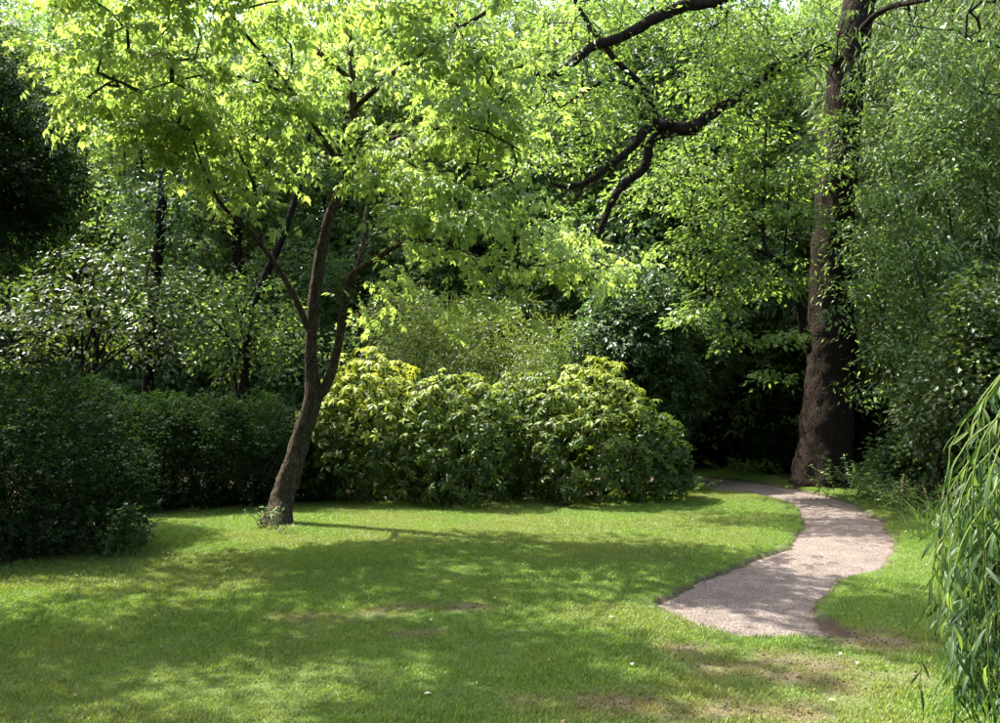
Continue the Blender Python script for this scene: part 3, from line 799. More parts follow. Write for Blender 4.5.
# ------------------------------------------------------------------ woodland tree kinds: built once, then copied
def woodland_tree(name, label, cat, seed, H, crown, tmpl, mat, n, size, trunk_r, bark='bark_dark', R=.5, per=34, lean=(0, 0), gaps=.36, tipdrop=.4, droop=.3, lo=.35, tints=(.5, .22), forks=5, group=None):
    rng = np.random.default_rng(seed)
    th = thing(name, label, cat, (0, 0, 0), group)
    sk = Skeleton(); g = Geo()
    top = np.array([lean[0], lean[1], H * .9])
    k = [np.array([0, 0, -.15])] + [top * f + np.r_[rng.normal(0, .12, 2), 0] for f in (.12, .25, .4, .55, .72, .88, 1)]
    tube_r = [trunk_r * q for q in (1.15, 1, .92, .8, .66, .48, .3, .1)]
    sk.limb(g, k, tube_r, sides=12, sub=4, lump=.1, rng=rng, flare=(.25, .35, 5))
    put('trunk', g.mesh(name + '_trunk', M[bark], True), th)
    C, O = shell(rng, crown, gaps, lo)
    for f in range(forks):
        s = k[2 + f % 4]
        e = C[rng.integers(len(C))]
        gl = Geo(); sk.limb(gl, [s, s * .6 + e * .4 + [0, 0, .3], s * .25 + e * .75 + [0, 0, .25], e], [trunk_r * .34, trunk_r * .3, trunk_r * .2, trunk_r * .06], sides=7, sub=4, lump=.1, rng=rng)
        put('limb', gl.mesh(name + '_limb', M[bark], True), th)
    tw = Geo(); sk.twigs(C, rng, tw, tip=.006, grow=.42, step=.5, sides=3)
    put('twigs', tw.mesh(name + '_twigs', M[bark], False), th, kind='stuff')
    pos, tip, nrm = sprays(rng, C, O, per, R, flat=.25, droop=droop, tipdrop=tipdrop)
    gc = Geo()
    scatter(gc, tmpl, pos, tip, nrm, rng.uniform(*size, len(pos)), np.clip(np.repeat(rng.normal(tints[0], tints[1] * .7, len(C)), per) + rng.normal(0, tints[1] * .7, len(pos)), 0, 1))
    put('crown', gc.mesh(name + '_crown', mat, False), th, kind='stuff')
    return th

def crown_lobes(seed, H, z0, rad, count, n):
    rng = np.random.default_rng(seed); L = []
    for k in range(count):
        f = (k + .5) / count; a = k * 2.4 + rng.uniform(-.4, .4)
        rr = rad * math.sin(math.pi * (.18 + .74 * f)) * rng.uniform(.5, .75)
        z = z0 + (H - z0) * f
        s = rad * rng.uniform(.38, .55)
        L.append(((math.cos(a) * rr, math.sin(a) * rr, z), (s, s, s * .72), n))
    return L

broad = woodland_tree('broadleaf_tree', 'tall mid-green broadleaf tree standing behind the rhododendron bush', 'tree', 61, 11, crown_lobes(1, 11, 2.2, 3.6, 16, 62), SPR, M['mid_leaf'], 0, (.16, .26), .2, per=22, R=.55, group='woodland trees behind the lawn')
lime = woodland_tree('lime_tree', 'fresh lime-green tree filling the gap behind the leaning tree', 'tree', 62, 11, crown_lobes(2, 11, 1.6, 3.6, 16, 62), SPR, M['lime_leaf'], 0, (.16, .27), .17, per=22, R=.55, group='woodland trees behind the lawn')
deep = woodland_tree('deep_green_tree', 'dense deep-green tree shading the hollow behind the path bend', 'tree', 63, 10.5, crown_lobes(3, 10.5, 1.4, 3.4, 16, 74), SPR, M['deep_leaf'], 0, (.16, .26), .2, per=22, R=.52, gaps=.3, group='woodland trees behind the lawn')
palet = woodland_tree('grey_leaved_tree', 'tall grey-green fine-leaved tree behind the massive trunk', 'tree', 64, 11, crown_lobes(4, 11, 1.2, 3.4, 18, 66), LANCE, M['grey_leaf'], 0, (.20, .30), .15, per=34, R=.55, tipdrop=.8, droop=.6, group='woodland trees behind the lawn')

def place(th, px, D, rz, s, sz=None):
    th.location = (X(px, D), D, 0); th.rotation_euler = (0, 0, rz); th.scale = (s, s, sz or s)
place(broad, 500, 22.5, .4, 1.05)
place(lime, 345, 24.5, 1.2, 1.1)
place(deep, 655, 19.5, 2.0, .95)
place(palet, 930, 18.0, .3, .95)
def cp(src, px, D, rz, s, label, group='woodland trees behind the lawn', sz=None):
    return copy_thing(src, (X(px, D), D, 0), rz, (s, s, sz or s), label, group)
cp(lime, 130, 23, 4.0, 1.05, 'lime-green tree glowing through the gaps behind the pale-leaved small tree')
cp(broad, 235, 21.5, 2.6, .95, 'mid-green tree behind the leaning dark stem, beyond the low hedge')
cp(deep, -60, 21.5, 1.0, 1.05, 'deep-green tree behind the big evergreen hedge bush at the corner')
cp(lime, 590, 23, 3.3, 1.15, 'lime-green tree seen through the gnarled limbs above the bush')
cp(lime, 735, 20.5, 5.1, .98, 'lime-green tree seen just beside the massive trunk, over the dark hollow')
cp(deep, 790, 22.5, 3.6, 1.05, 'deep-green tree behind the dark hollow at the path bend')
cp(palet, 1050, 16.0, 2.2, .95, 'grey-green tree beyond the verge, cut by the photo edge')
cp(broad, 880, 23, 5.0, 1.12, 'mid-green tree behind the massive trunk, between grey-green ones')
far_label = 'far woodland tree merging into the green mass behind the nearer trees'
srcs = [broad, lime, deep, broad, deep, lime]
k = 0
for D, s, pxs in ((27, 1.25, (-60, 60, 180, 310, 440, 560, 690, 820, 950, 1070)), (34, 1.5, (-110, 20, 120, 240, 370, 500, 620, 750, 880, 1000, 1120))):
    for px in pxs:
        cp(srcs[k % 6], px + (k * 37 % 40) - 20, D + (k * 53 % 30) / 10, k * 1.7, s * (.92 + (k * 29 % 17) / 100), far_label, 'far woodland trees')
        k += 1

for k, (x, y, s_) in enumerate([(-10.5, -1.5, 1.1), (-5.5, -6.5, 1.15), (1, -8, 1.2), (7, -5.5, 1.15), (10.5, .5, 1.05), (-12.5, 4.5, 1.0), (-2, -13, 1.4), (13, -8, 1.4)]):  # unseen trees added to keep open sky off the hedge and bush fronts
    copy_thing((broad, deep)[k % 2], (x, y, 0), k * 1.9, (s_, s_, s_), 'woodland tree added out of view behind the camera to block sky light', 'trees added behind the camera to block sky light')

# ------------------------------------------------------------------ trees and shrubs of their own kind
rng = np.random.default_rng(5)
yew = woodland_tree('yew_tree', 'tall black-green evergreen with drooping sprays above the corner hedge', 'tree', 71, 6.2,
                    [((0, 0, 4.9), (1.1, 1.1, 1.0), 110), ((.4, -.3, 4.4), (.9, .9, .7), 80), ((-.6, .3, 4.4), (1.2, 1.1, .9), 80), ((.1, 0, 5.6), (.8, .8, .7), 50)],
                    SPR, M['yew_leaf'], 0, (.09, .15), .14, per=40, R=.34, tipdrop=.7, droop=.6, gaps=.2, lo=.5)
yew.location = (X(-25, 11.3), 11.3, 0)
elder = woodland_tree('elder_tree', 'loose pale-leaved small tree above the dark hedges', 'tree', 72, 4.4,
                      [((0, 0, 3.0), (1.5, 1.1, .9), 70), ((1.1, -.2, 2.7), (1.1, .9, .8), 46), ((-1.3, .1, 2.7), (1.2, .9, .8), 46), ((-2.6, -.4, 2.6), (1.1, .9, .8), 46), ((.4, 0, 3.7), (1.1, .9, .5), 36)],
                      T_oval(.27), M['glossy_leaf'], 0, (.08, .13), .07, per=26, R=.34, gaps=.38, lo=.2, tints=(.55, .3), forks=6)
elder.location = (X(85, 14.2), 14.2, 0)
eld2 = woodland_tree('hazel_tree', 'loose leafy small tree with bright gaps between the leaning stem and the maple', 'tree', 73, 4.6,
                     [((0, 0, 2.9), (1.3, 1.0, .9), 56), ((.9, -.1, 2.5), (1.0, .9, .7), 34), ((-1.0, .1, 3.2), (1.1, .9, .8), 40)],
                     T_oval(.3), M['mid_leaf'], 0, (.08, .13), .06, per=32, R=.34, gaps=.3, lo=.2, tints=(.65, .28), forks=5)
eld2.location = (X(245, 15.6), 15.6, 0)
over = woodland_tree('overhanging_tree', 'light green tree whose branch tips hang in at the upper corner over the yew', 'tree', 74, 9.5,
                     [((0, 0, 6.6), (2.2, 2.0, 1.2), 50), ((2.0, -.4, 6.6), (1.9, 1.6, .9), 70), ((1.2, -2.2, 6.8), (1.9, 1.6, .9), 50), ((.3, .2, 8.2), (1.9, 1.9, 1.0), 36), ((-1.4, -1.6, 6.8), (1.9, 1.8, 1.0), 30), ((3.4, -.2, 7.6), (1.6, 1.4, .8), 70), ((3.4, -1.8, 7.6), (1.6, 1.4, .8), 56), ((4.8, -1.0, 8.0), (1.4, 1.2, .7), 44), ((2.4, .6, 7.2), (1.5, 1.0, .8), 44), ((1.5, 2.2, 6.6), (1.0, .9, .6), 26), ((2.0, 1.3, 6.9), (1.0, .8, .6), 20)],
                     SPR, M['lime_leaf'], 0, (.17, .28), .18, per=24, R=.48, gaps=.34, lo=.2, forks=8)
over.location = (-8.2, 7.3, 0)
# bare dark stems standing in the gap behind the hedge
def stem_tree(name, label, pts, rads, seed, lob, mat):
    rng = np.random.default_rng(seed)
    base = np.array(pts[0]); base[2] = 0
    th = thing(name, label, 'tree', base)
    sk = Skeleton(); g = Geo(); sk.limb(g, [zz(base, -.1)] + pts[1:], rads, sides=12, sub=5, lump=.12, rng=rng, flare=(.2, .3, 5))
    put('trunk', g.mesh(name + '_trunk', M['bark_black'], True, base), th)
    C, O = shell(rng, lob, .25, .3)
    tw = Geo(); sk.twigs(C, rng, tw, tip=.006, step=.4); put('twigs', tw.mesh(name + '_twigs', M['bark_dark'], False, base), th, kind='stuff')
    pos, tip, nrm = sprays(rng, C, O, 26, .45)
    gc = Geo(); scatter(gc, SPR, pos, tip, nrm, rng.uniform(.13, .22, len(pos)), np.clip(rng.normal(.5, .25, len(pos)), 0, 1))
    put('crown', gc.mesh(name + '_crown', mat, False, base), th, kind='stuff')
    return th
d = 15.4
stem_tree('dark_stemmed_tree', 'upright dark trunk rising behind the hedge beside the pale-leaved tree', [P(150, 480, d), P(148, 385, d), P(153, 300, d), P(160, 235, d), P(163, 170, d + .2), P(160, 90, d + .4), P(155, 0, d + .6)], [.12, .105, .098, .09, .075, .06, .035], 81, [(P(160, 235, d - .2), (.5, .4, .6), 8), (P(158, 185, d - .2), (.6, .4, .5), 9), (P(150, 60, d + .6), (1.6, 1.4, 1.3), 60), (P(120, 0, d + .8), (1.5, 1.4, 1.0), 40), (P(200, 120, d + .8), (1.0, 1.0, .8), 24)], M['deep_leaf'])
d = 16.4
stem_tree('leaning_tree', 'dark stem leaning away behind the hedge, between it and the maple', [P(236, 470, d), P(244, 375, d), P(252, 320, d), P(266, 275, d), P(285, 230, d + .2), P(305, 160, d + .5), P(315, 80, d + .8)], [.11, .10, .09, .08, .07, .055, .03], 82, [(P(310, 60, d + .8), (1.0, 1.0, .9), 22), (P(270, 100, d + 1), (1.0, 1.0, .7), 16)], M['mid_leaf'])

d = 15.6
leafy_mass('bamboo_thicket', 'fine-leaved olive-green bamboo thicket just behind the rhododendron bush', 'shrub',
           [((X(440, d), d + .2, 1.9), (1.1, .7, 1.5)), ((X(500, d), d, 2.0), (1.1, .7, 1.5)), ((X(555, d), d + .2, 1.6), (.9, .7, 1.4)), ((X(400, d), d + .4, 2.2), (.9, .7, 1.6))],
           (X(480, d), d + .1, 0), T_lance(.06), leaf_mat('bamboo_leaf', [(0, (.060, .098, .022)), (.5, (.095, .145, .034)), (1, (.145, .195, .055))], trans=(1.7, 1.55, .8), tmix=.45), 34000, (.08, .13), 91, R=.3, per=26, lo=.4, stems=22, tipdrop=.6, stem_mat='green_stem')
d = 15.9
leafy_mass('laurel_shrub', 'tall dark drooping evergreen shrub at the end of the rhododendron bush', 'shrub',
           [((X(630, d), d, 2.6), (.9, .8, 1.1)), ((X(600, d), d + .1, 1.9), (.8, .7, 1.0)), ((X(655, d), d + .3, 1.8), (.9, .8, 1.0)), ((X(640, d), d + .3, 3.3), (.8, .8, .7)), ((X(690, d + 1), d + 1.2, 2.5), (.8, .8, .8))],
           (X(630, d), d + .1, 0), SPR, M['deep_leaf'], 20000, (.12, .19), 92, R=.36, per=24, lo=.45, stems=8, tipdrop=.7, droop=.5)
for k, (px, D, r, h, lab) in enumerate([(690, 20.5, 1.3, 1.5, 'dark shrub in the shaded hollow directly past the rhododendron bush'), (745, 21.0, 1.2, 1.3, 'black-green shrub at the back of the shaded hollow at the path end'), (785, 18.2, .8, .9, 'dark shrub in the shade against the massive trunk, path side'), (620, 19, 1.4, 1.6, 'dark understorey shrub behind the tall drooping evergreen shrub')]):
    leafy_mass('hollow_shrub', lab, 'shrub', [((X(px, D), D, h * .6), (r, r * .8, h * .65)), ((X(px, D) + .5, D + .4, h * .9), (r * .7, r * .7, h * .5))], (X(px, D), D, 0), SPR, M['yew_leaf'], 9000, (.10, .17), 100 + k, R=.3, per=18, lo=.4, stems=4, group='dark shrubs in the hollow')
# understorey row closing the gap under the far crowns
us = leafy_mass('understorey_shrub', 'understorey shrub in the dim row beneath the woodland trees', 'shrub', [((0, 0, 1.1), (1.7, 1.2, 1.2)), ((1.1, .3, 1.5), (1.2, 1.0, 1.0)), ((-1.1, .2, 1.3), (1.3, 1.0, 1.1))], (0, 0, 0), SPR, M['deep_leaf'], 9000, (.14, .24), 120, R=.42, per=18, lo=.5, stems=5, group='understorey row beneath the woodland trees')
us.location = (X(-60, 20), 20, 0)
for k, (px, D) in enumerate([(80, 21), (190, 22.5), (300, 21.5), (400, 22), (520, 21.5), (640, 24), (760, 25.5), (850, 21), (960, 20.5), (1060, 18.5), (20, 27), (350, 27), (560, 28), (700, 29), (900, 28)]):
    copy_thing(us, (X(px, D), D, 0), k * 1.3, (1.15, 1.15, 1.0 + (k % 4) * .12), us['label'], us['group'])

# light sprays on slim upright shoots of the big tree's low limb
d = 14.6
b0 = np.array(big.location)
rng = np.random.default_rng(131); sk = Skeleton(); g = Geo()
sk.limb(g, [P(770, 257, d - .55), P(765, 246, d - .5), P(762, 225, d - .4), P(764, 190, d - .3), P(766, 130, d - .2), P(772, 60, d)], [.03, .032, .030, .026, .02, .008], sides=8, sub=5, lump=.06, rng=rng)
sk.limb(g, [P(783, 266, d - .5), P(786, 235, d - .4), P(790, 185, d - .2), P(795, 150, d - .2)], [.018, .017, .013, .006], sides=6, sub=4)
sk.limb(g, [P(763, 232, d - .4), P(735, 240, d - .5), P(700, 255, d - .6), P(668, 250, d - .9)], [.018, .017, .013, .006], sides=6, sub=4)
put('upright_shoots', g.mesh('upright_shoots', M['bark_dark'], True, b0), big)
lob = [(P(730, 215, d - .3), (.9, .7, .45), 30), (P(700, 250, d - .5), (.7, .6, .35), 22), (P(770, 170, d - .2), (.8, .7, .5), 28), (P(690, 180, d - .3), (.8, .7, .5), 24), (P(760, 275, d - .3), (.8, .6, .35), 24), (P(715, 300, d - .4), (.55, .5, .3), 14), (P(740, 120, d), (.9, .8, .5), 28), (P(690, 315, d - .6), (.3, .3, .2), 6), (P(735, 335, d - .5), (.25, .25, .15), 5), (P(785, 330, d - .7), (.3, .3, .15), 5), (P(775, 375, d - .7), (.2, .2, .08), 3), (P(800, 215, d - .6), (.4, .4, .3), 10)]
C, O = shell(rng, lob, .2, .1)
tw = Geo(); sk.twigs(C, rng, tw, tip=.004, step=.3); put('twigs', tw.mesh('shoot_twigs', M['bark_dark'], False, b0), big, kind='stuff')
pos, tip, nrm = sprays(rng, C, O, 34, .36, flat=.16, droop=.3)
gc = Geo(); scatter(gc, T_oval(.27), pos, tip, nrm, rng.uniform(.08, .14, len(pos)), np.clip(rng.normal(.5, .25, len(pos)), 0, 1))
put('leaf_sprays', gc.mesh('leaf_sprays', M['lime_leaf'], False, b0), big, kind='stuff')

# grey-green thicket and glossy dark shrub on the far verge
d = 13.8
tk = thing('willow_thicket', 'tall grey-green willow thicket with hanging narrow leaves, beyond the massive trunk', 'shrub', (X(955, d), d + .5, 0))
rng = np.random.default_rng(141); b0 = np.array([X(955, d), d + .5, 0]); wg = Geo(); ws = Geo(); sk = Skeleton()
for (pts, r) in [([(930, 480), (935, 400), (925, 300), (905, 230), (890, 170)], .045), ([(950, 480), (960, 380), (965, 290), (950, 220), (945, 140)], .05), ([(975, 480), (985, 380), (995, 270), (985, 190), (975, 90)], .05), ([(1005, 480), (1020, 380), (1035, 270), (1040, 150), (1030, 60)], .05), ([(915, 480), (905, 420), (890, 360), (880, 310), (870, 260)], .035)]:
    q = [P(px, py, d + rng.uniform(-.1, .8)) for px, py in pts]; q[0][2] = -.05
    sk.limb(ws, q, np.linspace(r, .008, len(q)), sides=7, sub=5, lump=.05, rng=rng)
anc = []
for (px, py, sx, sz, n) in [(900, 200, .5, .6, 90), (950, 160, .6, .6, 110), (1000, 140, .6, .7, 100), (890, 290, .4, .6, 90), (940, 280, .6, .6, 120), (990, 260, .6, .6, 110), (905, 370, .35, .4, 60), (950, 360, .5, .4, 70), (1040, 240, .6, .9, 110), (960, 90, .7, .5, 70)]:
    for k in range(n): anc.append(P(px, py, d + rng.uniform(-.2, 1.2)) + rng.normal(0, 1, 3) * [sx, .3, sz] + [0, 0, .3])
anc = np.array(anc)
sk.twigs(anc[::4], rng, ws, tip=.004, step=.35, sides=3)
anc_o = np.c_[rng.normal(0, 1, len(anc)), rng.normal(-.6, .8, len(anc)), np.full(len(anc), .2)]
pos, tip, nrm = sprays(rng, anc, anc_o, 34, .34, flat=.3, droop=.45, tipdrop=.6, njit=.6)
scatter(wg, T_lance(.14), pos, tip, nrm, rng.uniform(.08, .14, len(pos)), np.clip(np.repeat(rng.normal(.5, .2, len(anc)), 34) + rng.normal(0, .2, len(pos)), 0, 1))
put('stems', ws.mesh('willow_thicket_stems', M['twig'], False, b0), tk)
put('foliage', wg.mesh('willow_thicket_foliage', leaf_mat('thicket_leaf', [(0, (.055, .100, .028)), (.5, (.095, .155, .042)), (1, (.16, .225, .075))], trans=(1.5, 1.5, .9), tmix=.46, rough=.42, spec=.42), False, b0), tk, kind='stuff')
d = 11.2
leafy_mass('glossy_shrub', 'glossy dark-leaved shrub catching white highlights on the far verge', 'shrub',
           [((X(985, d), d + .2, 1.9), (.75, .7, .9)), ((X(950, d + .6), d + .7, 1.35), (.7, .6, .7)), ((X(1030, d), d, 1.7), (.9, .8, 1.2)), ((X(1000, d), d + .1, 2.7), (.7, .6, .55)), ((X(1100, d), d - .3, 1.8), (1.0, 1.0, 1.3))],
           (X(1010, d), d + .4, 0), T_oval(.34), M['glossy_leaf'], 26000, (.06, .10), 151, R=.26, per=24, lo=.35, stems=8, tints=(.5, .3), gaps=.25)
d = 13.0
leafy_mass('verge_bramble', 'dark tangled bramble under the willow thicket, behind the verge plants', 'shrub',
           [((X(912, d), d + .4, .45), (.55, .5, .5)), ((X(950, d), d + .2, .7), (.8, .6, .75)), ((X(1010, d), d - .1, .7), (.9, .7, .8))],
           (X(940, d), d + .3, 0), T_oval(.3), M['deep_leaf'], 12000, (.07, .11), 152, R=.26, per=20, lo=.4, stems=6)

# low plants along the verge and round the trunks
def tuft(name, label, at, n, h, spread, seed, mat, w=.008, heads=0, group=None):
    rng = np.random.default_rng(seed); at = np.asarray(at, float); at[2] = 0
    th = thing(name, label, 'plant', at, group)
    g = Geo()
    for k in range(n):
        a = rng.uniform(0, 6.28); b = at + [rng.normal(0, spread * .35), rng.normal(0, spread * .35), -.01]
        ln = h * rng.uniform(.55, 1.1); bend = rng.uniform(.2, .8) * ln
        dr = np.array([math.cos(a), math.sin(a), 0]); sd = np.array([-dr[1], dr[0], 0])
        q = [b + dr * bend * f ** 2 + np.array([0, 0, ln * (f - .25 * f ** 3)]) for f in (0, .35, .7, 1)]
        V = [q[0] - sd * w * .5, q[0] + sd * w * .5, q[1] - sd * w * .5, q[1] + sd * w * .5, q[2] - sd * w * .36, q[2] + sd * w * .36, q[3]]
        g.add(V, [[0, 1, 3], [0, 3, 2], [2, 3, 5], [2, 5, 4], [4, 5, 6]], np.clip(rng.normal(.5, .25), 0, 1))
    put('blades', g.mesh(name + '_blades', mat, False, at), th, kind='stuff')
    if heads:
        for k in range(heads):
            g = Geo(); b = at + [rng.normal(0, spread * .4), rng.normal(0, spread * .4), 0]
            t = b + [rng.normal(0, .22), rng.normal(0, .22), h * rng.uniform(.9, 1.3)]
            tube(g, [b, b * .5 + t * .5 + [.01, 0, 0], t], [.004, .003, .002], sides=4, sub=4)
            n2 = 30; f = rng.uniform(.72, 1, n2)[:, None]
            scatter(g, T_oval(.3), b * (1 - f) + t * f, rng.normal(0, .6, (n2, 3)) + [0, 0, .8], rng.normal(0, 1, (n2, 3)), rng.uniform(.012, .022, n2), .4)
            put('seed_stalk', g.mesh(name + '_stalk', M['straw'], False, at), th)
    return th
M['straw'] = leaf_mat('straw', [(0, (.16, .13, .06)), (1, (.30, .25, .13))], trans=(1.1, 1, .8), tmix=.3)
M['verge_leaf'] = leaf_mat('verge_leaf', [(0, (.04, .085, .025)), (.5, (.07, .12, .035)), (1, (.12, .17, .05))], tmix=.42)

def leafy_plant(name, label, at, stems, h, spread, seed, mat, size, tmpl=None, group=None):
    rng = np.random.default_rng(seed); at = np.array([at[0], at[1], 0.0])
    th = thing(name, label, 'plant', at, group)
    sg, lg = Geo(), Geo()
    for k in range(stems):
        b = at + [rng.normal(0, spread * .4), rng.normal(0, spread * .4), -.01]
        t = b + [rng.normal(0, spread * .35), rng.normal(0, spread * .35), h * rng.uniform(.6, 1.1)]
        q = np.array([b, b * .5 + t * .5 + [rng.normal(0, .02), rng.normal(0, .02), .03], t])
        c, _ = tube(sg, q, [.005, .004, .002], sides=4, sub=4)
        n = int(14 * h / .4) + 6
        f = rng.uniform(.12, 1, n) * (len(c) - 1); i = np.minimum(f.astype(int), len(c) - 2); ff = (f - i)[:, None]
        p = c[i] * (1 - ff) + c[i + 1] * ff
        a = rng.uniform(0, 6.28, n)
        scatter(lg, tmpl or T_oval(.3), p, np.c_[np.cos(a), np.sin(a), rng.uniform(-.4, .5, n)], np.c_[rng.normal(0, .4, n), rng.normal(0, .4, n), np.ones(n)], rng.uniform(*size, n), np.clip(rng.normal(.5, .25, n), 0, 1))
    put('stalks', sg.mesh(name + '_stalks', M['green_stem'], False, at), th)
    put('leaves', lg.mesh(name + '_leaves', mat, False, at), th, kind='stuff')
    return th
leafy_plant('fern_clump', 'pale feathery clump spreading along the verge toward the willow', G(905, 506), 60, .5, .9, 172, M['grey_leaf'], (.05, .09), T_lance(.12))
leafy_plant('fern_clump', 'feathery grey-green plant clump beside the path, past the massive trunk', G(880, 497), 60, .62, .9, 161, M['verge_leaf'], (.05, .10), T_lance(.12))
leafy_plant('fern_clump', 'low feathery clump on the verge, nearer the camera than the taller one', G(915, 514), 40, .40, .7, 162, M['verge_leaf'], (.05, .09), T_lance(.12))
leafy_plant('nettle_patch', 'patch of nettles at the foot of the massive trunk, inside the path bend', G(752, 474), 46, .35, .9, 163, M['lime_leaf'], (.06, .10))
leafy_plant('nettle_patch', 'small bright weeds at the corner where bush, lawn and path meet', G(688, 489), 30, .22, .5, 164, M['lime_leaf'], (.05, .08))
leafy_plant('nettle_patch', 'spindly pale weeds growing round the foot of the leaning tree', G(264, 528), 12, .26, .22, 165, M['verge_leaf'], (.025, .045))
tuft('grass_clump', 'dark grass tuft against the lit side of the leaning tree foot', G(287, 533), 40, .16, .2, 166, M['verge_leaf'])
tuft('tall_grass_clump', 'tall pale grass with drooping seed heads beside the foreground willow', G(945, 540), 90, .62, .5, 167, M['verge_leaf'], .010, 7)
tuft('tall_grass_clump', 'tall grass clump on the verge between fern clump and willow', G(970, 560), 80, .55, .5, 168, M['verge_leaf'], .010, 3)
tuft('tall_grass_clump', 'rough grass clump under the foreground willow shoots', G(990, 640), 110, .38, .6, 169, M['verge_leaf'], .009)
tuft('tall_grass_clump', 'arching grass tuft in the shade beside the massive trunk base', G(868, 488), 70, .6, .5, 170, M['deep_leaf'], .012)
leafy_plant('ground_weed', 'leafy weeds at the edge of the corner hedge bush', G(112, 556), 14, .5, .4, 171, M['deep_leaf'], (.06, .11))

# ------------------------------------------------------------------ foreground willow: every hanging leaf is its own piece
rng = np.random.default_rng(181)
wb = np.array([3.05, 3.75, 0.0])
wil = thing('weeping_willow', 'young weeping willow with long hanging leaves at the near verge', 'tree', wb)
g = Geo(); crown_pts = []
tube(g, [zz(wb, -.1), wb + [-.02, 0, .8], wb + [-.08, -.03, 1.5], wb + [-.12, -.05, 2.1]], [.06, .05, .042, .03], sides=10, sub=4, lump=.06, rng=rng)
put('trunk', g.mesh('weeping_willow_trunk', M['bark_smooth'], True, wb), wil)
WL = T_broad(.068, .014, -.10)
lm = []
for k in range(6):
    V = WL[0].copy(); V[:, 0] += .10 * (k - 2.5) / 2.5 * V[:, 1] ** 2; V[:, 2] -= .12 * (k % 3) * V[:, 1] ** 2
    gg_ = Geo(); gg_.add(V, WL[1], k / 5); lm.append(gg_.mesh('willow_leaf', M['willow_leaf'], True))
specs = [(1000, 378, 3.55, 400, 500), (990, 392, 3.5, 970, 520), (985, 400, 3.7, 958, 590), (1004, 395, 3.3, 985, 640), (972, 422, 3.6, 945, 560), (968, 440, 3.4, 938, 600), (990, 430, 3.2, 975, 690), (962, 470, 3.5, 922, 690), (980, 460, 3.35, 950, 640), (1000, 450, 3.1, 990, 700), (955, 520, 3.45, 930, 640), (975, 520, 3.3, 955, 660), (995, 540, 3.2, 975, 680), (1012, 400, 3.4, 1005, 690), (1020, 420, 3.2, 1012, 720), (1008, 480, 3.5, 995, 650)]
specs[0] = (1000, 378, 3.55, 985, 500)
nl = 0
exg = Geo()
for (px, py, D, ex, ey) in specs:
    a = P(px, py, D); e = P(ex, ey, D - .05)
    r0 = wb + [-.1, -.04, 1.4 + rng.uniform(0, .6)]
    pts = spline([r0, r0 * .45 + a * .55 + [0, 0, .18], a, a * .55 + e * .45 + [-.04, 0, 0], e], 8)
    pts += np.cumsum(rng.normal(0, .003, pts.shape), 0)
    g = Geo(); tube(g, pts, np.linspace(.0055, .0015, len(pts)), sides=5, sub=1)
    st = put('hanging_stem', g.mesh('hanging_stem', M['green_stem'], True, wb), wil)
    seg = np.linalg.norm(np.diff(pts, axis=0), axis=1); cs = np.r_[0, np.cumsum(seg)]
    s = cs[4]
    k = 0
    while s < cs[-1]:
        p = np.array([np.interp(s, cs, pts[:, j]) for j in range(3)])
        ang = k * 2.4 + rng.normal(0, .5)
        tp = np.array([math.cos(ang) * .7, math.sin(ang) * .7, -rng.uniform(.5, 1.4)])
        nn = np.array([math.cos(ang), math.sin(ang), rng.uniform(.1, .6)]) + rng.normal(0, .7, 3) + np.array([0, -.5, .2])
        sz = rng.uniform(.09, .18) * (1 - .25 * s / cs[-1])
        if nl < 298 and s > cs[13]:
            o = put('leaf', lm[int(6 * rng.random() ** 2.2)], st); o.matrix_local = frame_matrix(p - wb, tp, nn, sz); nl += 1
        else:
            scatter(exg, WL, [p], [tp], [nn], [sz], [rng.random()])
        s += rng.uniform(.04, .07); k += 1
anc = np.array([P(rng.uniform(956, 1090), rng.uniform(450, 620), rng.uniform(3.5, 4.3)) for k in range(260)])
strands(rng, exg, exg, anc, np.minimum(rng.uniform(.3, .8, len(anc)), anc[:, 2] - .25), T_broad(.07, .014, -.15), gap=.032, size=(.07, .13), lean=.07, tw_r=.002, tints=(.12, .14))  # low tint puts the shade inside the willow into the leaf colour
put('foliage', exg.mesh('weeping_willow_foliage', M['willow_leaf'], True, wb), wil, kind='stuff')

# ------------------------------------------------------------------ grass on the lawn
rng = np.random.default_rng(191)
m, nt, N, L = mat_new('grass_blade')
b = N['Principled BSDF']
at = N.new('ShaderNodeAttribute'); at.attribute_name = 'tint'
ab = N.new('ShaderNodeAttribute'); ab.attribute_name = 'dry'; ab.attribute_type = 'INSTANCER'
oi = N.new('ShaderNodeObjectInfo')
ge = N.new('ShaderNodeNewGeometry')
nz = N.new('ShaderNodeTexNoise'); nz.inputs['Scale'].default_value = .9; nz.inputs['Detail'].default_value = 5; L.new(ge.outputs['Position'], nz.inputs[0])
s1 = N.new('ShaderNodeMath'); s1.operation = 'MULTIPLY_ADD'; L.new(oi.outputs['Random'], s1.inputs[0]); s1.inputs[1].default_value = .25; L.new(at.outputs['Fac'], s1.inputs[2])
s2 = N.new('ShaderNodeMath'); s2.operation = 'MULTIPLY_ADD'; L.new(nz.outputs[0], s2.inputs[0]); s2.inputs[1].default_value = .9; s2.inputs[2].default_value = -.45
s3 = N.new('ShaderNodeMath'); s3.operation = 'ADD'; L.new(s1.outputs[0], s3.inputs[0]); L.new(s2.outputs[0], s3.inputs[1])
r = ramp(nt, [(0, (.049, .106, .015)), (.45, (.092, .167, .022)), (.8, (.150, .214, .032)), (1, (.16, .17, .05))]); L.new(s3.outputs[0], r.inputs[0])
mx = N.new('ShaderNodeMix'); mx.data_type = 'RGBA'; L.new(ab.outputs['Fac'], mx.inputs[0]); L.new(r.outputs[0], mx.inputs[6]); mx.inputs[7].default_value = (.155, .125, .050, 1)
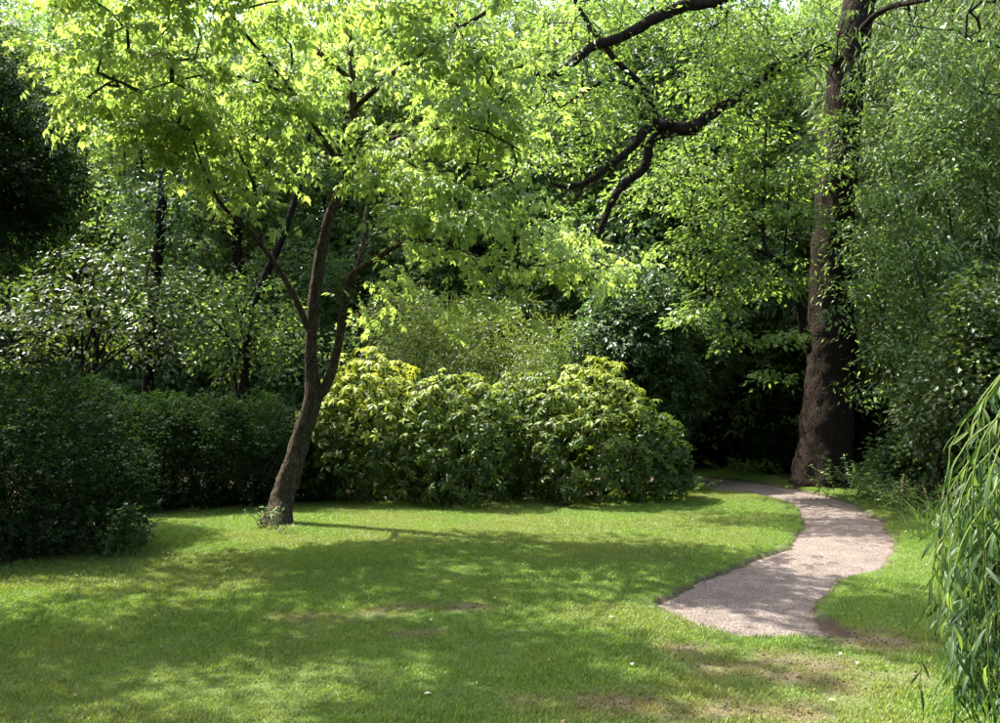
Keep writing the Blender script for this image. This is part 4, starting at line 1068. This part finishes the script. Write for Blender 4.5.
L.new(mx.outputs[2], b.inputs['Base Color']); b.inputs['Roughness'].default_value = .5; b.inputs['Specular IOR Level'].default_value = .3
tr = N.new('ShaderNodeBsdfTranslucent')
ml = N.new('ShaderNodeMix'); ml.data_type = 'RGBA'; ml.blend_type = 'MULTIPLY'; ml.inputs[0].default_value = 1; L.new(mx.outputs[2], ml.inputs[6]); ml.inputs[7].default_value = (1.5, 1.4, .6, 1); L.new(ml.outputs[2], tr.inputs[0])
ms = N.new('ShaderNodeMixShader'); ms.inputs[0].default_value = .4; L.new(b.outputs[0], ms.inputs[1]); L.new(tr.outputs[0], ms.inputs[2]); L.new(ms.outputs[0], N['Material Output'].inputs[0])
tg = Geo()
for k in range(170):
    a = rng.uniform(0, 6.28); rr = math.sqrt(rng.random()) * .12
    p = np.array([rr * math.cos(a), rr * math.sin(a), -.006])
    h = rng.uniform(.014, .034); a2 = rng.uniform(0, 6.28); dr = np.array([math.cos(a2), math.sin(a2), 0]); sd_ = np.array([-dr[1], dr[0], 0]); w = rng.uniform(.0016, .0028)
    bend = rng.uniform(.1, .9) * h
    tg.add([p - sd_ * w, p + sd_ * w, p + dr * bend * .35 + [0, 0, h * .6] + sd_ * w * .8, p + dr * bend * .35 + [0, 0, h * .6] - sd_ * w * .8, p + dr * bend + [0, 0, h]],
           [[0, 1, 2], [0, 2, 3], [3, 2, 4]], np.clip(rng.normal(.4, .2), 0, 1))
tuft_obj = bpy.data.objects.new('grass_tuft', tg.mesh('grass_tuft', m))
sx = np.arange(-9, 9.2, .105); sy = np.arange(2.7, 18.5, .105)
SX, SY = np.meshgrid(sx, sy); SX = SX.ravel() + rng.uniform(-.05, .05, SX.size); SY = SY.ravel() + rng.uniform(-.05, .05, SY.size)
psd = path_sd(SX, SY); lsd = poly_sd(SX, SY, lawn_xy)
br = bare_at(SX, SY)
nd = np.sqrt(((SX - nb[0] - .03) / .17) ** 2 + ((SY - nb[1]) / .38) ** 2)
ok = (psd > .045 + .05 * (fbm(SX * 3, SY * 3, 71, 2) - .4)) & (lsd < .05 + .25 * (rng.random(len(SX)) - .5)) & (np.abs(SX) < .62 * SY + 1.3) & (rng.random(len(SX)) > br * .5) & (nd > 1)
# close to the path only small tufts that do not reach over the cut edge
sc = np.where(psd < .12, .55, 1.0) * rng.uniform(.8, 1.2, len(SX)) * (1 - .45 * br) * (.62 + .8 * fbm(SX * 1.9 + 8, SY * 1.9, 63, 3))
SX, SY, sc, br = SX[ok], SY[ok], sc[ok], br[ok]
pm = bpy.data.meshes.new('grass')
pm.vertices.add(len(SX)); pm.vertices.foreach_set('co', np.c_[SX, SY, lawn_z(SX, SY)].astype(np.float32).ravel())
for nm, val in (('rot', rng.uniform(0, 6.28, len(SX))), ('sca', sc), ('dry', np.clip(br * .9 + .25 * (fbm(SX * .8 + 40, SY * .8, 55, 3) > .58), 0, .85))):
    a_ = pm.attributes.new(nm, 'FLOAT', 'POINT'); a_.data.foreach_set('value', val.astype(np.float32))
grass = put('grass', pm, kind='stuff')
grass['label'] = 'short mown grass covering the lawn on both sides of the path'
ng = bpy.data.node_groups.new('grass_nodes', 'GeometryNodeTree')
ng.interface.new_socket('Geometry', in_out='INPUT', socket_type='NodeSocketGeometry')
ng.interface.new_socket('Geometry', in_out='OUTPUT', socket_type='NodeSocketGeometry')
gi = ng.nodes.new('NodeGroupInput'); go = ng.nodes.new('NodeGroupOutput')
ip = ng.nodes.new('GeometryNodeInstanceOnPoints'); ob = ng.nodes.new('GeometryNodeObjectInfo'); ob.inputs['Object'].default_value = tuft_obj
def named(nm):
    n_ = ng.nodes.new('GeometryNodeInputNamedAttribute'); n_.data_type = 'FLOAT'; n_.inputs[0].default_value = nm
    return n_.outputs[0]
cx = ng.nodes.new('ShaderNodeCombineXYZ'); ng.links.new(named('rot'), cx.inputs[2])
e2r = ng.nodes.new('FunctionNodeEulerToRotation'); ng.links.new(cx.outputs[0], e2r.inputs[0])
ng.links.new(gi.outputs[0], ip.inputs['Points']); ng.links.new(ob.outputs['Geometry'], ip.inputs['Instance'])
ng.links.new(e2r.outputs[0], ip.inputs['Rotation']); ng.links.new(named('sca'), ip.inputs['Scale'])
ng.links.new(ip.outputs[0], go.inputs[0])
md = grass.modifiers.new('grass', 'NODES'); md.node_group = ng

# loose gravel on the path, soil crumbs on the bare ground
oc = np.array([[1, 0, 0], [-1, 0, 0], [0, 1, 0], [0, -1, 0], [0, 0, .7], [0, 0, -.7]], float) * .5
ocT = np.array([[0, 2, 4], [2, 1, 4], [1, 3, 4], [3, 0, 4], [2, 0, 5], [1, 2, 5], [3, 1, 5], [0, 3, 5]])
n = 26000
qx = rng.uniform(path_poly[:, 0].min(), path_poly[:, 0].max(), n); qy = path_poly[:, 1].min() + (13 - path_poly[:, 1].min()) * rng.random(n) ** 1.6
q = path_sd(qx, qy); e = (q < .06) & (rng.random(n) < np.where(q > -.25, .9, .45)); qx, qy, q = qx[e], qy[e], q[e]
qz = lawn_z(qx, qy) - .040 + .016 * sstep(0, .6, -q) - .05 * sstep(-.02, .10, q) + .002
gv = Geo(); scatter(gv, (oc, ocT), np.c_[qx, qy, qz], rng.normal(0, 1, (len(qx), 3)), rng.normal(0, 1, (len(qx), 3)), 0.005 + .009 * rng.random(len(qx)) ** 3, rng.random(len(qx)))
mg = leaf_mat('gravel_stone', [(0, (.05, .041, .035)), (.6, (.112, .094, .081)), (1, (.19, .165, .145))], tmix=0.0, rough=.85, spec=.2)
gr = put('gravel', gv.mesh('gravel', mg), kind='stuff'); gr['label'] = 'loose small stones lying on the path and along its edges'
n = 60000
qx = rng.uniform(-3, 4, n); qy = rng.uniform(4, 8.5, n); e = rng.random(n) < bare_at(qx, qy) * .5; qx, qy = qx[e], qy[e]
cr = Geo(); scatter(cr, (oc, ocT), np.c_[qx, qy, lawn_z(qx, qy) + .004], rng.normal(0, 1, (len(qx), 3)), rng.normal(0, 1, (len(qx), 3)), .006 + .016 * rng.random(len(qx)) ** 3, rng.random(len(qx)))
ms_ = leaf_mat('soil_crumb', [(0, (.03, .022, .014)), (.7, (.09, .066, .042)), (1, (.20, .16, .11))], tmix=0.0, rough=.95, spec=.1)
so_ = put('soil_crumbs', cr.mesh('soil_crumbs', ms_), kind='stuff'); so_['label'] = 'crumbs of dry soil on the worn patches of lawn'

# fallen leaves and petals on lawn and path
lg = Geo(); n = 90
D = rng.uniform(4.2, 12, n); lx = rng.uniform(-.55, .5, n) * D
scatter(lg, T_oval(.3, .12), np.c_[lx, D, .022 + lawn_z(lx, D)], np.c_[rng.normal(0, 1, (n, 2)), rng.normal(0, .2, n)], rng.normal(0, .35, (n, 3)) + [0, 0, 1], rng.uniform(.022, .045, n), rng.random(n))
ll = put('leaf_litter', lg.mesh('leaf_litter', leaf_mat('fallen_leaf', [(0, (.10, .06, .025)), (.8, (.20, .14, .06)), (1, (.5, .46, .36))], tmix=.1)), kind='stuff')
ll['label'] = 'scattered dry fallen leaves lying on the lawn and path'
